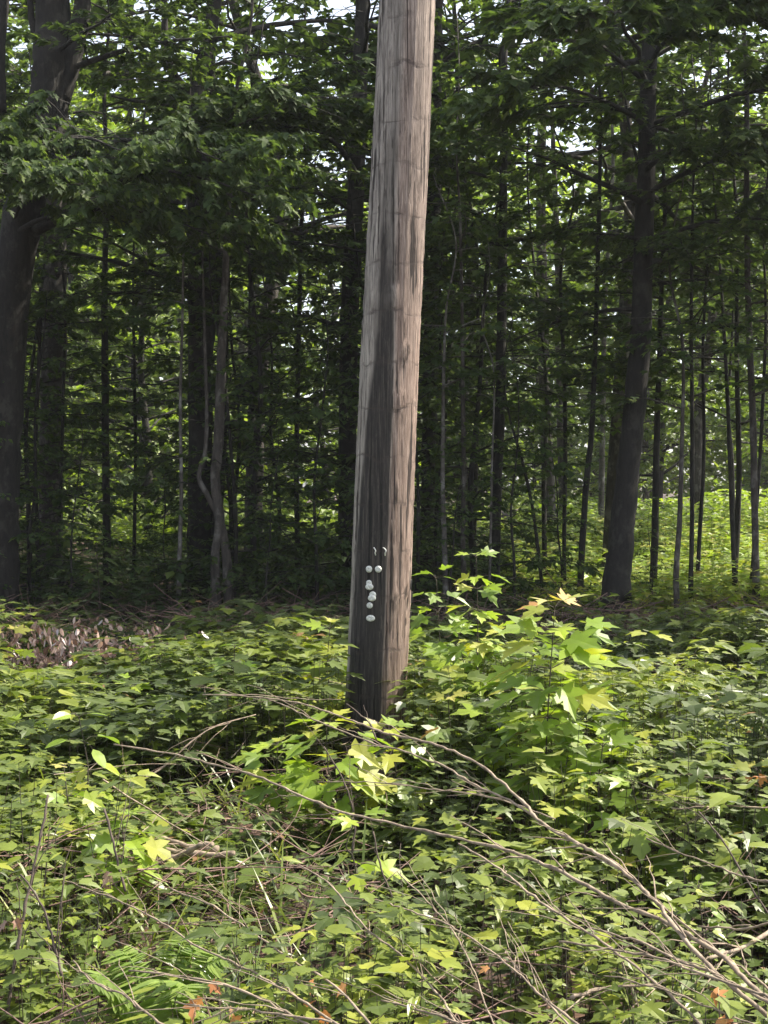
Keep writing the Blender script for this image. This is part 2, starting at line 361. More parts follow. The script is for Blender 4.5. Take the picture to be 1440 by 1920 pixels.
# ---------------------------------------------------------------- trees
def clump(p, f=1.0, seed=0):
    x, y, z = p[:, 0] * f + seed, p[:, 1] * f, p[:, 2] * f
    return np.sin(x * 2.3 + 1.3 * np.sin(z * 1.9)) + np.sin(y * 2.1 + 1.1 * np.sin(x * 1.7)) + np.sin(z * 2.9 + 1.2 * np.sin(y * 2.3 + x))
def grow_limb(rng, wood, lf, p0, az, L, el, droop, r0, leafs, gap, tpl, tw=5.0, m_leaf=0, flat=.3, side=.45, start=.2, gate=-1.0, hang=.35):
    t = np.linspace(0, 1, 8); d = np.array([math.cos(az), math.sin(az), 0]); sd_ = np.array([-d[1], d[0], 0])
    wob = np.cumsum(rng.standard_normal(8)) * .04 * L * .4
    pos = p0 + d * (L * t)[:, None] + sd_ * wob[:, None] + np.array([0, 0, 1]) * (L * (math.tan(el) * t - droop * t * t))[:, None]
    tube(wood, pos, r0 * (1 - .85 * t) + .002, 5, cap=False)
    n = max(3, int(L * tw)); ti = np.clip(np.linspace(start, 1, n) + rng.normal(0, .02, n), .05, 1)
    P_, D_, N_, S_ = [], [], [], []
    for k, tt in enumerate(ti):
        s = 1 if k % 2 else -1
        b = np.array([np.interp(tt, t, pos[:, i]) for i in range(3)])
        a2 = az + s * (rng.uniform(.5, 1.15) if tt < .97 else .1); lt = L * side * (1 - .6 * tt) * rng.uniform(.6, 1.25) + .12
        e2 = rng.normal(.02, .16); dd = np.array([math.cos(a2) * math.cos(e2), math.sin(a2) * math.cos(e2), math.sin(e2)])
        u = np.linspace(0, 1, 4)
        tp = b + dd * (lt * u)[:, None] + np.array([0, 0, -1]) * (.18 * lt * u * u)[:, None]
        tube(wood, tp, np.linspace(.25 * r0 * (1 - .7 * tt) + .002, .0015, 4), 3, cap=False)
        nl = max(2, int(lt / gap)); uu = rng.uniform(.12, 1.0, nl)
        pp = b + dd * (lt * uu)[:, None] + np.array([0, 0, -1]) * (.18 * lt * uu * uu)[:, None]
        sg = np.where(np.arange(nl) % 2, 1, -1) * rng.uniform(.2, 1.5, nl)
        aa = a2 + sg
        P_.append(pp + rng.normal(0, .02, (nl, 3)) ); D_.append(np.stack([np.cos(aa), np.sin(aa), rng.normal(-hang, .28, nl)], -1))
        N_.append(np.stack([rng.normal(0, flat, nl), rng.normal(0, flat, nl), np.ones(nl)], -1)); S_.append(leafs * rng.uniform(.6, 1.25, nl))
    P_ = np.concatenate(P_); g = clump(P_, 1.15) > gate
    leaves(lf, tpl, P_[g], np.concatenate(D_)[g], np.concatenate(N_)[g], np.concatenate(S_)[g], np.clip(rng.normal(.45, .25, len(P_)), 0, 1)[g], m_leaf)

def trunk_tube(acc, pts, rad, n, rng, flare=True):
    p = smooth(pts, 7); s = np.linspace(0, 1, len(rad)); r = np.interp(np.linspace(0, 1, len(p)), s, rad)
    if flare: r = r * (1 + .45 * np.exp(-np.maximum(p[:, 2], 0) / .22))
    p = p + rng.normal(0, .03, p.shape) * r[:, None]
    tube(acc, p, r, n, jit=.035, rng=rng); return p

def tree(name, label, px, Y, H=13, bark=M_BARK, leaf=M_FOREST, limbs=(2.0, 7.0, 14), L=(1.2, 2.6), crown=True, leafs=.105, gap=.026, tpl=MAPLE_L, cat='tree', group=None, seed=0, n=10, az=None, extra=(), canopy=10, boughs=(), el=(0, .45), hang=.5):
    """px: list of (pixel x, pixel y, width in pixels) from the foot upward"""
    rng = np.random.default_rng(seed + 100)
    pts = [P(x, y, Y) for x, y, _ in px]; rad = [w_ / F * Y / 2 for *_, w_ in px]
    p0 = pts[0].copy(); p1 = pts[1]
    foot = p0 + (p0 - p1) * ((p0[2]) / max(p1[2] - p0[2], .1)) if p0[2] > 0.02 else p0; foot = np.array([foot[0], Y, -.15])
    if p0[2] > .25: pts = [foot] + pts; rad = [rad[0] * 1.1] + rad
    else: pts[0] = foot
    last = pts[-1]; dirn = norm(last - pts[-2]); 
    if H > last[2] + .5:
        steps = 3
        for q in range(1, steps + 1):
            z = last[2] + (H - last[2]) * q / steps
            pts.append(np.array([last[0] + dirn[0] * (z - last[2]) * .6 + rng.normal(0, .1), Y + rng.normal(0, .1), z])); rad.append(rad[-1] * .68)
    wood, lf = Acc(), Acc()
    path = trunk_tube(wood, np.array(pts), rad, n, rng)
    base = np.array([foot[0], Y, float(gz(foot[0], Y))])
    rr = np.interp(np.linspace(0, 1, len(path)), np.linspace(0, 1, len(rad)), rad)
    def at(z):
        i = int(np.clip(np.searchsorted(path[:, 2], z), 1, len(path) - 1)); return path[i], rr[i]
    for ex in extra:                       # traced forks / dead limbs: (pts px with widths, Y end)
        Ye = ex.get('Ye', Y); ep = [P(x, y, Y + (Ye - Y) * k / max(1, len(ex['px']) - 1)) for k, (x, y, _) in enumerate(ex['px'])]
        er = [w_ / F * Y / 2 for *_, w_ in ex['px']]
        if ex.get('up'):
            d_ = norm(ep[-1] - ep[-2]); ep.append(ep[-1] + d_ * ex['up']); er.append(er[-1] * .4)
        e_ = smooth(ep, 6); tube(wood, e_, np.interp(np.linspace(0, 1, len(e_)), np.linspace(0, 1, len(er)), er), 8, jit=.03, rng=rng)
    if crown:
        z0, z1, cnt = limbs
        for i in range(cnt):
            z = z0 + (z1 - z0) * (i + rng.random()) / cnt; c, r_ = at(z)
            a_ = rng.uniform(0, 2 * math.pi) if az is None else rng.normal(az[0], az[1])
            LL = rng.uniform(*L); grow_limb(rng, wood, lf, c, a_, LL, rng.uniform(*el), rng.uniform(.1, .3), min(r_ * .45, .012 + LL * .012), leafs, gap, tpl)
        if canopy:
            for i in range(canopy):
                z = 6.8 + (H - 6.8) * (i + rng.random()) / canopy; c, r_ = at(z)
                grow_limb(rng, wood, lf, c, i * 2.4 + rng.random(), rng.uniform(1.8, 3.4), rng.uniform(.1, .6), .25, r_ * .5, .24, .11, LOWQ, tw=4)
    for z, a_, LL, ls in boughs:
        c, r_ = at(z); grow_limb(rng, wood, lf, c, math.radians(a_), LL, .22, .34, .03, ls, .0135, MAPLE_M, tw=6.5, side=.5, start=.3, hang=hang)
    root = empty(name, base, label, cat, group)
    link('trunk', shift(wood, base).mesh('trunk', [bark], (0,)), root)
    if crown: link('crown', shift(lf, base).mesh('crown', [leaf]), root)
    return root

E = []
tree('broad_tree', 'massive dark forked tree at the left edge, leaning right, with drooping maple boughs', [(-10, 1175, 84), (-2, 1000, 72), (6, 800, 68), (18, 600, 68), (40, 420, 70), (70, 300, 68), (92, 190, 74), (96, 90, 66), (100, 0, 62)], 14.0, seed=1, n=16,
     limbs=(5.8, 7.4, 5), L=(1.4, 2.6), az=(-1.2, .8), canopy=14, hang=.8, boughs=[(4.5, -75, 3.4, .10), (4.8, -50, 3.6, .10), (4.6, -95, 3.2, .10), (4.6, -32, 3.4, .095), (4.2, -40, 3.0, .095), (4.9, -62, 2.8, .095), (4.3, -60, 3.0, .095), (4.4, -20, 2.8, .095), (5.0, -85, 2.6, .10)], leafs=.10, gap=.022, tpl=MAPLE_M,
     extra=[dict(px=[(110, 190, 44), (135, 110, 38), (152, 30, 34), (160, -60, 30)], up=3), dict(px=[(50, 440, 26), (110, 408, 22), (165, 370, 20), (210, 350, 14)], Ye=13.2, up=.6), dict(px=[(0, 210, 26), (-2, 100, 24), (6, 20, 20)], up=2), dict(px=[(75, 100, 14), (60, 40, 13), (55, -20, 12)], up=2)])
tree('grey_tree', 'straight grey-brown trunk behind the massive left tree, its foot hidden by shrubs', [(94, 1030, 46), (98, 800, 46), (102, 620, 48), (104, 450, 44), (106, 250, 40), (110, 0, 36)], 18.5, H=15, bark=M_BARK_G, seed=2, limbs=(6, 9, 8), canopy=8)
tree('slim_tree', 'slim dark trunk with pale dead side twigs, right of the grey-brown trunk', [(200, 1000, 15), (198, 850, 14), (197, 700, 14), (196, 560, 12), (200, 350, 9), (195, 150, 7)], 17, H=9, seed=3, limbs=(4.5, 8, 10), L=(.8, 1.6), canopy=0,
     extra=[dict(px=[(197, 760, 3.5), (175, 755, 3), (150, 764, 2.5), (127, 752, 1.2)], Ye=16.5), dict(px=[(197, 782, 3), (170, 790, 2), (145, 795, 1)], Ye=16.6), dict(px=[(197, 820, 4), (170, 812, 3), (145, 808, 1)], Ye=16.4), dict(px=[(197, 675, 3), (178, 674, 2.5), (163, 668, 1)], Ye=16.4), dict(px=[(200, 862, 2.5), (165, 862, 2), (140, 850, 1)], Ye=16.5), dict(px=[(200, 805, 4), (235, 805, 2.5), (255, 800, 1)], Ye=16.5)])
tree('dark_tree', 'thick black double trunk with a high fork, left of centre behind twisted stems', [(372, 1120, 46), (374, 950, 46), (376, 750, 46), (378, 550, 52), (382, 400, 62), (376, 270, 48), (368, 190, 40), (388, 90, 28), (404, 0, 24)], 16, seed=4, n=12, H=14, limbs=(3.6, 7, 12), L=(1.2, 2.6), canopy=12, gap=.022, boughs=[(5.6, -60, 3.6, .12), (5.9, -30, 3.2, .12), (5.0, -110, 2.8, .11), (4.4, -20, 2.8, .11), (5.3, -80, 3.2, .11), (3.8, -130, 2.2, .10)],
     extra=[dict(px=[(352, 195, 22), (325, 140, 18), (310, 90, 15), (308, 0, 12)], up=3), dict(px=[(395, 1080, 20), (412, 900, 20), (418, 700, 20), (415, 520, 22), (405, 400, 26)]), dict(px=[(330, 200, 8), (290, 192, 8), (255, 190, 6), (210, 180, 4)], Ye=15), dict(px=[(400, 180, 12), (398, 120, 12), (405, 0, 10)], up=2)])
tree('twisted_tree', 'two pale grey intertwined stems rising from one foot in front of the black double trunk', [(408, 1178, 24), (404, 1080, 18), (405, 1030, 16), (412, 980, 20), (404, 900, 18), (410, 820, 20), (414, 700, 18), (420, 560, 14), (428, 400, 11)], 14.2, H=8, bark=M_BARK_G, seed=5, limbs=(3.8, 7.5, 14), L=(.9, 2.0), canopy=0,
     extra=[dict(px=[(434, 1180, 24), (428, 1100, 20), (424, 1040, 18), (414, 980, 14), (390, 930, 11), (373, 895, 9), (384, 850, 8), (388, 780, 7), (384, 640, 6)], up=1.5)])
tree('pale_sapling', 'thin pale spotted stem standing alone left of the twisted grey stems', [(334, 1180, 9), (336, 1080, 9), (338, 1000, 8), (340, 900, 7), (338, 760, 6), (342, 600, 5), (346, 420, 4)], 14.3, H=6.5, bark=M_BARK_P, seed=6, limbs=(3.2, 6.5, 9), L=(.7, 1.6), canopy=0)
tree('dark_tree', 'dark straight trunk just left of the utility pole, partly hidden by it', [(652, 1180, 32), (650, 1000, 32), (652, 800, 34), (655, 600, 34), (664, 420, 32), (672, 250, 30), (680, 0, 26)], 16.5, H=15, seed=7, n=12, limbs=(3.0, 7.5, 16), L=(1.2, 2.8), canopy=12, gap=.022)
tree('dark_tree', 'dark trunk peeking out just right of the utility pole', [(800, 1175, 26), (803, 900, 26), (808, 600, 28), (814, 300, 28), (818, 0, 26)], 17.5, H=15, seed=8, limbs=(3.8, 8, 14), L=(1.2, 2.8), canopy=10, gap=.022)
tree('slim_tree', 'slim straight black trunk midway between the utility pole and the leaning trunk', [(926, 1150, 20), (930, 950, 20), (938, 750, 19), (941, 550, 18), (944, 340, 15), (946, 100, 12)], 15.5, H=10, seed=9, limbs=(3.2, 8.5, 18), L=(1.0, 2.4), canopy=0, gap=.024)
tree('pale_sapling', 'thin pale stem right of the pole, nearer to the pole of a pair', [(838, 1175, 10), (834, 1050, 10), (831, 950, 9), (830, 880, 8), (832, 700, 6)], 14.2, H=5, bark=M_BARK_P, seed=10, limbs=(2.6, 5, 7), L=(.6, 1.4), canopy=0)
tree('pale_sapling', 'thin grey stem right of the pole, taller and straighter of a pair', [(874, 1170, 10), (868, 1000, 9), (870, 900, 9), (868, 750, 8), (866, 560, 6), (862, 400, 5)], 14.6, H=7, bark=M_BARK_G, seed=11, limbs=(2.8, 6.5, 10), L=(.7, 1.6), canopy=0)
tree('pale_sapling', 'hair-thin pale stem close beside the slim straight black trunk', [(916, 1170, 5), (920, 1000, 5), (922, 880, 4), (926, 700, 3)], 14.1, H=4.5, bark=M_BARK_P, seed=12, limbs=(2.4, 4.5, 6), L=(.5, 1.2), canopy=0)
tree('brown_tree', 'reddish brown trunk far back in a lit gap, right of centre', [(1035, 1060, 26), (1028, 900, 24), (1022, 760, 22), (1018, 600, 20), (1014, 300, 18)], 25, H=16, bark=M_BARK_G, seed=13, limbs=(8, 12, 8), L=(1.5, 3), canopy=8)
tree('brown_tree', 'second brown trunk far back, directly right of the reddish brown one', [(1058, 1060, 16), (1054, 900, 15), (1050, 760, 14), (1046, 500, 12)], 27, H=15, bark=M_BARK_G, seed=14, limbs=(8, 12, 6), L=(1.5, 3), canopy=6)
tree('pale_sapling', 'pale straight far trunk framed between a leaning thin stem and the big leaning trunk', [(1126, 1050, 12), (1128, 900, 11), (1131, 760, 10), (1134, 560, 9)], 26, H=14, bark=M_BARK_P, seed=15, limbs=(8, 13, 6), L=(1, 2.2), canopy=5)
tree('slim_tree', 'thin black stem leaning right, left neighbour of the big leaning trunk', [(1084, 1160, 12), (1092, 1020, 12), (1100, 900, 12), (1110, 800, 10), (1116, 650, 9), (1122, 450, 8), (1126, 200, 6)], 14.8, H=8, seed=16, limbs=(3, 7.5, 14), L=(.8, 2), canopy=0, gap=.024)
tree('leaning_tree', 'big dark mottled trunk leaning right, right of centre', [(1152, 1172, 56), (1158, 1080, 50), (1168, 980, 46), (1180, 860, 42), (1192, 740, 42), (1203, 600, 38), (1207, 450, 36), (1212, 300, 32), (1216, 150, 30), (1222, 0, 28)], 14.2, H=14, seed=17, n=16, limbs=(3.4, 7.0, 14), L=(1.2, 2.6), canopy=14, leafs=.10, gap=.022, tpl=MAPLE_M, boughs=[(5.4, -125, 3.4, .14), (5.9, -110, 3.6, .14), (4.7, -60, 3.2, .12), (5.5, -45, 3.6, .13), (4.2, -35, 2.8, .11), (6.1, -70, 3.2, .13)],
     extra=[dict(px=[(1205, 330, 8), (1195, 300, 7), (1180, 240, 5), (1172, 180, 4)], up=1)])
right = [('slim_tree', 'slim dark trunk immediately right of the big leaning trunk', [(1222, 1190, 14), (1228, 1000, 14), (1232, 800, 12), (1240, 560, 9), (1246, 350, 7)], 15.2, 8, M_BARK),
 ('pale_sapling', 'pale grey wavy stem in front of the sunlit far clearing', [(1272, 1205, 10), (1268, 1080, 11), (1274, 980, 10), (1278, 850, 8), (1280, 650, 6)], 13.9, 6, M_BARK_G),
 ('slim_tree', 'thin black stem just right of the pale grey wavy stem', [(1293, 1190, 9), (1297, 1000, 9), (1298, 800, 8), (1296, 600, 7), (1300, 350, 5)], 14.6, 7.5, M_BARK),
 ('slim_tree', 'thin dark stem second right of the pale grey wavy stem, leaning right upward', [(1304, 1170, 8), (1312, 1000, 8), (1320, 850, 7), (1318, 650, 6), (1326, 450, 5)], 15.4, 7.5, M_BARK),
 ('slim_tree', 'thin black stem halfway between the wavy grey stem and the right edge, leaning left', [(1382, 1180, 10), (1374, 1000, 9), (1368, 850, 8), (1362, 700, 7), (1350, 500, 5)], 14.9, 7, M_BARK),
 ('slim_tree', 'tallest slim grey-black trunk near the right edge, running the full height', [(1420, 1210, 14), (1416, 1000, 13), (1412, 800, 13), (1404, 600, 12), (1400, 400, 11), (1398, 100, 9)], 14.3, 9.5, M_BARK_G),
 ('slim_tree', 'thin stem at the right edge leaning outward beside the tallest slim trunk', [(1402, 1190, 7), (1418, 960, 7), (1428, 800, 7), (1436, 600, 6)], 15.0, 6.5, M_BARK),
 ('slim_tree', 'thin dark stem in the gap left of the slim midway black trunk', [(886, 1120, 8), (892, 900, 8), (896, 700, 7), (893, 450, 6)], 18, 8, M_BARK),
 ('slim_tree', 'thin bowed black stem left of the leaning thin stem, in front of far brown trunks', [(1024, 1160, 7), (1012, 1060, 7), (998, 950, 6), (978, 860, 6), (955, 780, 4)], 15, 4.2, M_BARK),
 ('slim_tree', 'straight thin black stem in front of the far brown trunks', [(1058, 1170, 8), (1058, 1000, 8), (1060, 850, 8), (1058, 700, 8), (1052, 500, 6)], 15.6, 7, M_BARK),
 ('slim_tree', 'very thin dark stem left of the thick black double trunk', [(252, 1010, 7), (254, 850, 7), (252, 700, 6), (250, 560, 5)], 18, 7.5, M_BARK),
 ('slim_tree', 'thin dark stem close to the massive left tree, crossing the grey-brown trunk', [(70, 1020, 8), (66, 850, 8), (72, 700, 7), (74, 500, 6)], 16, 7, M_BARK),
 ('slim_tree', 'thin black stem along the right side of the grey-brown trunk', [(112, 980, 6), (116, 850, 6), (120, 700, 6), (122, 560, 5)], 16.2, 7, M_BARK),
 ('slim_tree', 'short dark stem at the right edge above the sunlit far clearing', [(1376, 960, 7), (1372, 850, 7), (1366, 760, 6)], 19, 8, M_BARK),
 ('slim_tree', 'slim dark trunk in the dark gap left of the trunk by the pole', [(560, 1150, 10), (556, 900, 10), (560, 650, 9), (566, 400, 8)], 18, 9, M_BARK),
 ('slim_tree', 'slender dark trunk right of the twisted grey stems', [(472, 1140, 12), (476, 900, 12), (470, 650, 11), (474, 400, 9)], 19, 9, M_BARK)]
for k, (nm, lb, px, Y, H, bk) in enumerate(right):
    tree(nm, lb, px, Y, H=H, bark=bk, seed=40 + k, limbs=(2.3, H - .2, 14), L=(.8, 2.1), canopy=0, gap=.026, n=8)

# prototypes for the trees deeper in the wood
def proto(seed, H, z0, nl, L, leafs, gap, leaf, bark, r0, gate=-.35):
    rng = np.random.default_rng(seed); wood, lf = Acc(), Acc()
    pts = [np.array([rng.normal(0, .12) * z / 4, rng.normal(0, .12) * z / 4, z]) for z in np.linspace(0, H, 6)]; pts[0] = np.array([0, 0, -.15])
    path = trunk_tube(wood, np.array(pts), np.linspace(r0, r0 * .15, 6), 8, rng)
    for i in range(nl):
        z = z0 + (H - z0) * (i + rng.random()) / nl; k = int(np.clip(np.searchsorted(path[:, 2], z), 1, len(path) - 1))
        f = 1 - .5 * (z - z0) / (H - z0)
        grow_limb(rng, wood, lf, path[k], i * 2.4 + rng.random(), rng.uniform(*L) * f, rng.uniform(.0, .5), .22, r0 * .3 * f, leafs, gap, LOWQ, tw=4, gate=gate)
    return wood.mesh('trunk', [bark], (0,)), lf.mesh('crown', [leaf])
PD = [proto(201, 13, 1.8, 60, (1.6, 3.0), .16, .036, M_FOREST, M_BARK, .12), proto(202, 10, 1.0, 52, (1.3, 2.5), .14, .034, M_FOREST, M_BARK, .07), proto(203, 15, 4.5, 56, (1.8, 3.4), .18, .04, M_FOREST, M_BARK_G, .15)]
PF = [proto(211, 15, .9, 90, (2.2, 4.2), .24, .045, M_FAR, M_BARK_G, .16, -.6), proto(212, 18, 1.6, 90, (2.4, 4.6), .26, .05, M_FAR, M_BARK, .2, -.7), proto(213, 9, .4, 60, (1.6, 3.0), .2, .045, M_FAR, M_BARK, .09)]
def place(pr, x, y, rz, s, name, label, group):
    root = empty(name, (x, y, 0), label, 'tree', group); root.rotation_euler = (0, 0, rz); root.scale = (s, s, s)
    link('trunk', pr[0], root); link('crown', pr[1], root); return root
rng = np.random.default_rng(5)
spots = [(-9, 14.5, 0), (-6.6, 15.5, 1), (6.9, 13.3, 0), (9, 13.9, 2), (11.5, 13.6, 0), (14, 14.4, 2), (-11.5, 18, 2),
         (-6.6, 20.5, 0), (-2.1, 20.5, 2), (.9, 19.5, 1), (-8, 22, 2), (1.5, 24, 0), (-6, 17.5, 1), (-.1, 17.8, 1), (7.4, 22.5, 2), (3.2, 18.2, 2),
         (-4.5, 16.3, 3), (-2.0, 16.1, 3), (-1.55, 15.4, 3), (.1, 16.6, 3), (1.15, 15.6, 3), (-5.6, 15.2, 3), (-5.1, 19.5, 3), (2.2, 17.4, 4), (4.3, 15.8, 4), (-1.6, 18.6, 3), (.4, 21.5, 3), (-6.2, 21, 3), (8.2, 12.6, 2), (6.9, 28, 2), (9.6, 27.5, 2), (-9.4, 27, 2)]
PD.append(proto(204, 6.5, .25, 40, (1.0, 2.0), .12, .034, M_FOREST, M_BARK, .04, -1.0)); PD.append(proto(205, 7.5, 1.6, 26, (.8, 1.6), .12, .034, M_FOREST, M_BARK, .04, -.5))
ords = ['first', 'second', 'third', 'fourth', 'fifth', 'sixth', 'seventh', 'eighth', 'ninth', 'tenth', 'eleventh', 'twelfth', 'thirteenth', 'fourteenth', 'fifteenth', 'sixteenth', 'seventeenth', 'eighteenth', 'nineteenth', 'twentieth', 'twenty-first', 'twenty-second', 'twenty-third', 'twenty-fourth', 'twenty-fifth', 'twenty-sixth', 'twenty-seventh', 'twenty-eighth', 'twenty-ninth', 'thirtieth', 'thirty-first', 'thirty-second', 'thirty-third', 'thirty-fourth'] + ['thirty-' + q for q in ('fifth', 'sixth', 'seventh', 'eighth', 'ninth')] + ['fortieth'] + ['forty-' + q for q in ('first', 'second', 'third', 'fourth')]
order = sorted(range(len(spots)), key=lambda i: spots[i][0] / spots[i][1])
for k, i in enumerate(order):
    x, y, p_ = spots[i]
    place(PD[p_], x, y, rng.uniform(0, 6.28), rng.uniform(.9, 1.1), 'shaded_tree', f'{["tall shaded tree", "low-branched shaded tree", "high-crowned shaded tree", "short bushy shaded tree", "thin sparse shaded tree"][p_]} deep in the wood, {ords[k]} from the left there', 'shaded trees deep in the wood')
bush = [(-4.0, 14.6, .62), (-3.45, 14.2, .40), (-2.55, 14.9, .34), (-1.75, 14.6, .75), (-1.25, 13.9, .36), (-.75, 14.4, .62), (.35, 14.6, .7), (.75, 13.9, .34), (1.45, 14.3, .5), (2.05, 15.0, .4), (3.1, 14.8, .22), (-.2, 15.3, .9), (.7, 15.8, .9), (-4.6, 13.8, .5), (-1.95, 16.8, .9), (-5.0, 16.9, 1.0)]
border = sorted(bush, key=lambda b: b[0] / b[1])
for k, (x, y, s_) in enumerate(border):
    o = place(PD[3], x, y, k * 1.3, s_, 'understory_bush', f'{"tall" if s_ > .58 else "low"} dark bush at the front edge of the wood, {ords[k]} from the left', 'dark bushes along the edge of the wood'); o['category'] = 'bush'
far = [(-4.9, 26.5, 2), (-1.5, 32, 2), (-13, 37, 0), (-9.5, 33, 2), (-7.2, 38, 1), (-4.2, 40, 0), (-1.2, 37, 2), (0.6, 42, 1), (3.4, 44, 2), (9.8, 46, 1), (12.5, 39, 0), (-11, 46, 1), (-5.5, 50, 0), (.5, 52, 0), (15.5, 48, 0), (6.3, 54, 2), (18, 40, 1), (-16, 48, 1), (11.5, 56, 0)]
order = sorted(range(len(far)), key=lambda i: far[i][0] / far[i][1])
for k, i in enumerate(order):
    x, y, p_ = far[i]
    place(PF[p_], x, y, rng.uniform(0, 6.28), rng.uniform(.9, 1.15), 'far_tree', f'{["bushy", "tall", "small round"][p_]} sunlit tree beyond the wood, {ords[k]} from the left of those', 'sunlit trees beyond the wood')

# ---------------------------------------------------------------- undergrowth
def vnoise(x, y, s, seed=0):
    r_ = np.random.default_rng(seed); g = r_.random((64, 64)); X = x / s + 31.3; Y = y / s + 17.7
    i = np.floor(X).astype(int) % 63; j = np.floor(Y).astype(int) % 63; fx = X - np.floor(X); fy = Y - np.floor(Y)
    fx = fx * fx * (3 - 2 * fx); fy = fy * fy * (3 - 2 * fy)
    return (g[i, j] * (1 - fx) + g[i + 1, j] * fx) * (1 - fy) + (g[i, j + 1] * (1 - fx) + g[i + 1, j + 1] * fx) * fy

def plants(acc, xy, h, size, tpl, rng, tiers=3, per=4, m_leaf=0, m_stem=1, rmean=.45, pet=.9, stem=True):
    n = len(xy); z0 = gz(xy[:, 0], xy[:, 1]); az0 = rng.uniform(0, 6.28, n); lean = rng.normal(0, .10, (n, 2)); rp = np.clip(rng.normal(rmean, .12, n), 0, .95)
    for t in range(tiers):
        f = 1 - t * .8 / tiers
        zt = h * f + rng.normal(0, .02, n)
        for k in range(per):
            keep = rng.random(n) < .88
            a = az0 + t * 1.57 + k * 2 * math.pi / per + rng.normal(0, .3, n); pl = size * pet * rng.uniform(.25, .9, n)
            d = np.stack([np.cos(a), np.sin(a), rng.normal(-.06, .13, n)], -1)
            base = np.stack([xy[:, 0] + lean[:, 0] * zt, xy[:, 1] + lean[:, 1] * zt, z0 + zt], -1)
            pos = base + d * pl[:, None] + np.array([0, 0, 1]) * (.2 * pl)[:, None]
            nr = np.stack([rng.normal(0, .15, n), rng.normal(0, .15, n), np.ones(n)], -1)
            leaves(acc, tpl, pos[keep], d[keep], nr[keep], (size * rng.uniform(.55, 1.2, n))[keep], np.where(rng.random(n) < .006, 1.0, np.clip(rp + rng.normal(0, .15, n), 0, .955))[keep], m_leaf, rng.uniform(.2, 2.0, n)[keep])
    if stem:
        a = np.arange(3) * 2.094; r_ = .0016 + .002 * h
        bot = np.stack([xy[:, 0], xy[:, 1], z0 - .02], -1); tp = np.stack([xy[:, 0] + lean[:, 0] * h, xy[:, 1] + lean[:, 1] * h, z0 + h], -1)
        off = np.stack([np.cos(a), np.sin(a), 0 * a], -1)
        V = np.concatenate([bot[:, None] + off[None] * r_[:, None, None], tp[:, None] + off[None] * (r_ * .4)[:, None, None]], 1)
        q = np.array([(0, 1, 4, 3), (1, 2, 5, 4), (2, 0, 3, 5)])
        acc.add(V.reshape(-1, 3), None, (q[None] + (np.arange(n) * 6)[:, None, None]).reshape(-1, 4), .5, m_stem)

BARE = [(-2.45, 9.5, .62, .75), (2.0, 9.2, .55, .4), (-.45, 5.9, .5, .35), (-1.3, 4.7, .3, .25), (-.75, 5.6, .35, .3), (-.2, 4.2, .25, .2), (.4, 3.3, .3, .25), (-1.0, 3.1, .22, .2), (1.0, 4.1, .25, .2), (-.1, 6.25, .38, .45), (-.25, 5.0, .3, .35), (-.586, 3.3, .24, .28), (-.77, 4.5, .3, .32)]
def bare(x, y):
    b = np.zeros_like(x)
    for cx, cy, rx, ry in BARE: b = np.maximum(b, np.clip(1.3 - np.sqrt(((x - cx) / rx) ** 2 + ((y - cy) / ry) ** 2), 0, 1))
    return b
def scatter(rng, n, y0, y1, k=.34, c=1.0):
    y = np.sqrt(rng.uniform(y0 ** 2, y1 ** 2, n)); return np.stack([rng.uniform(-1, 1, n) * (k * y + c), y], -1)
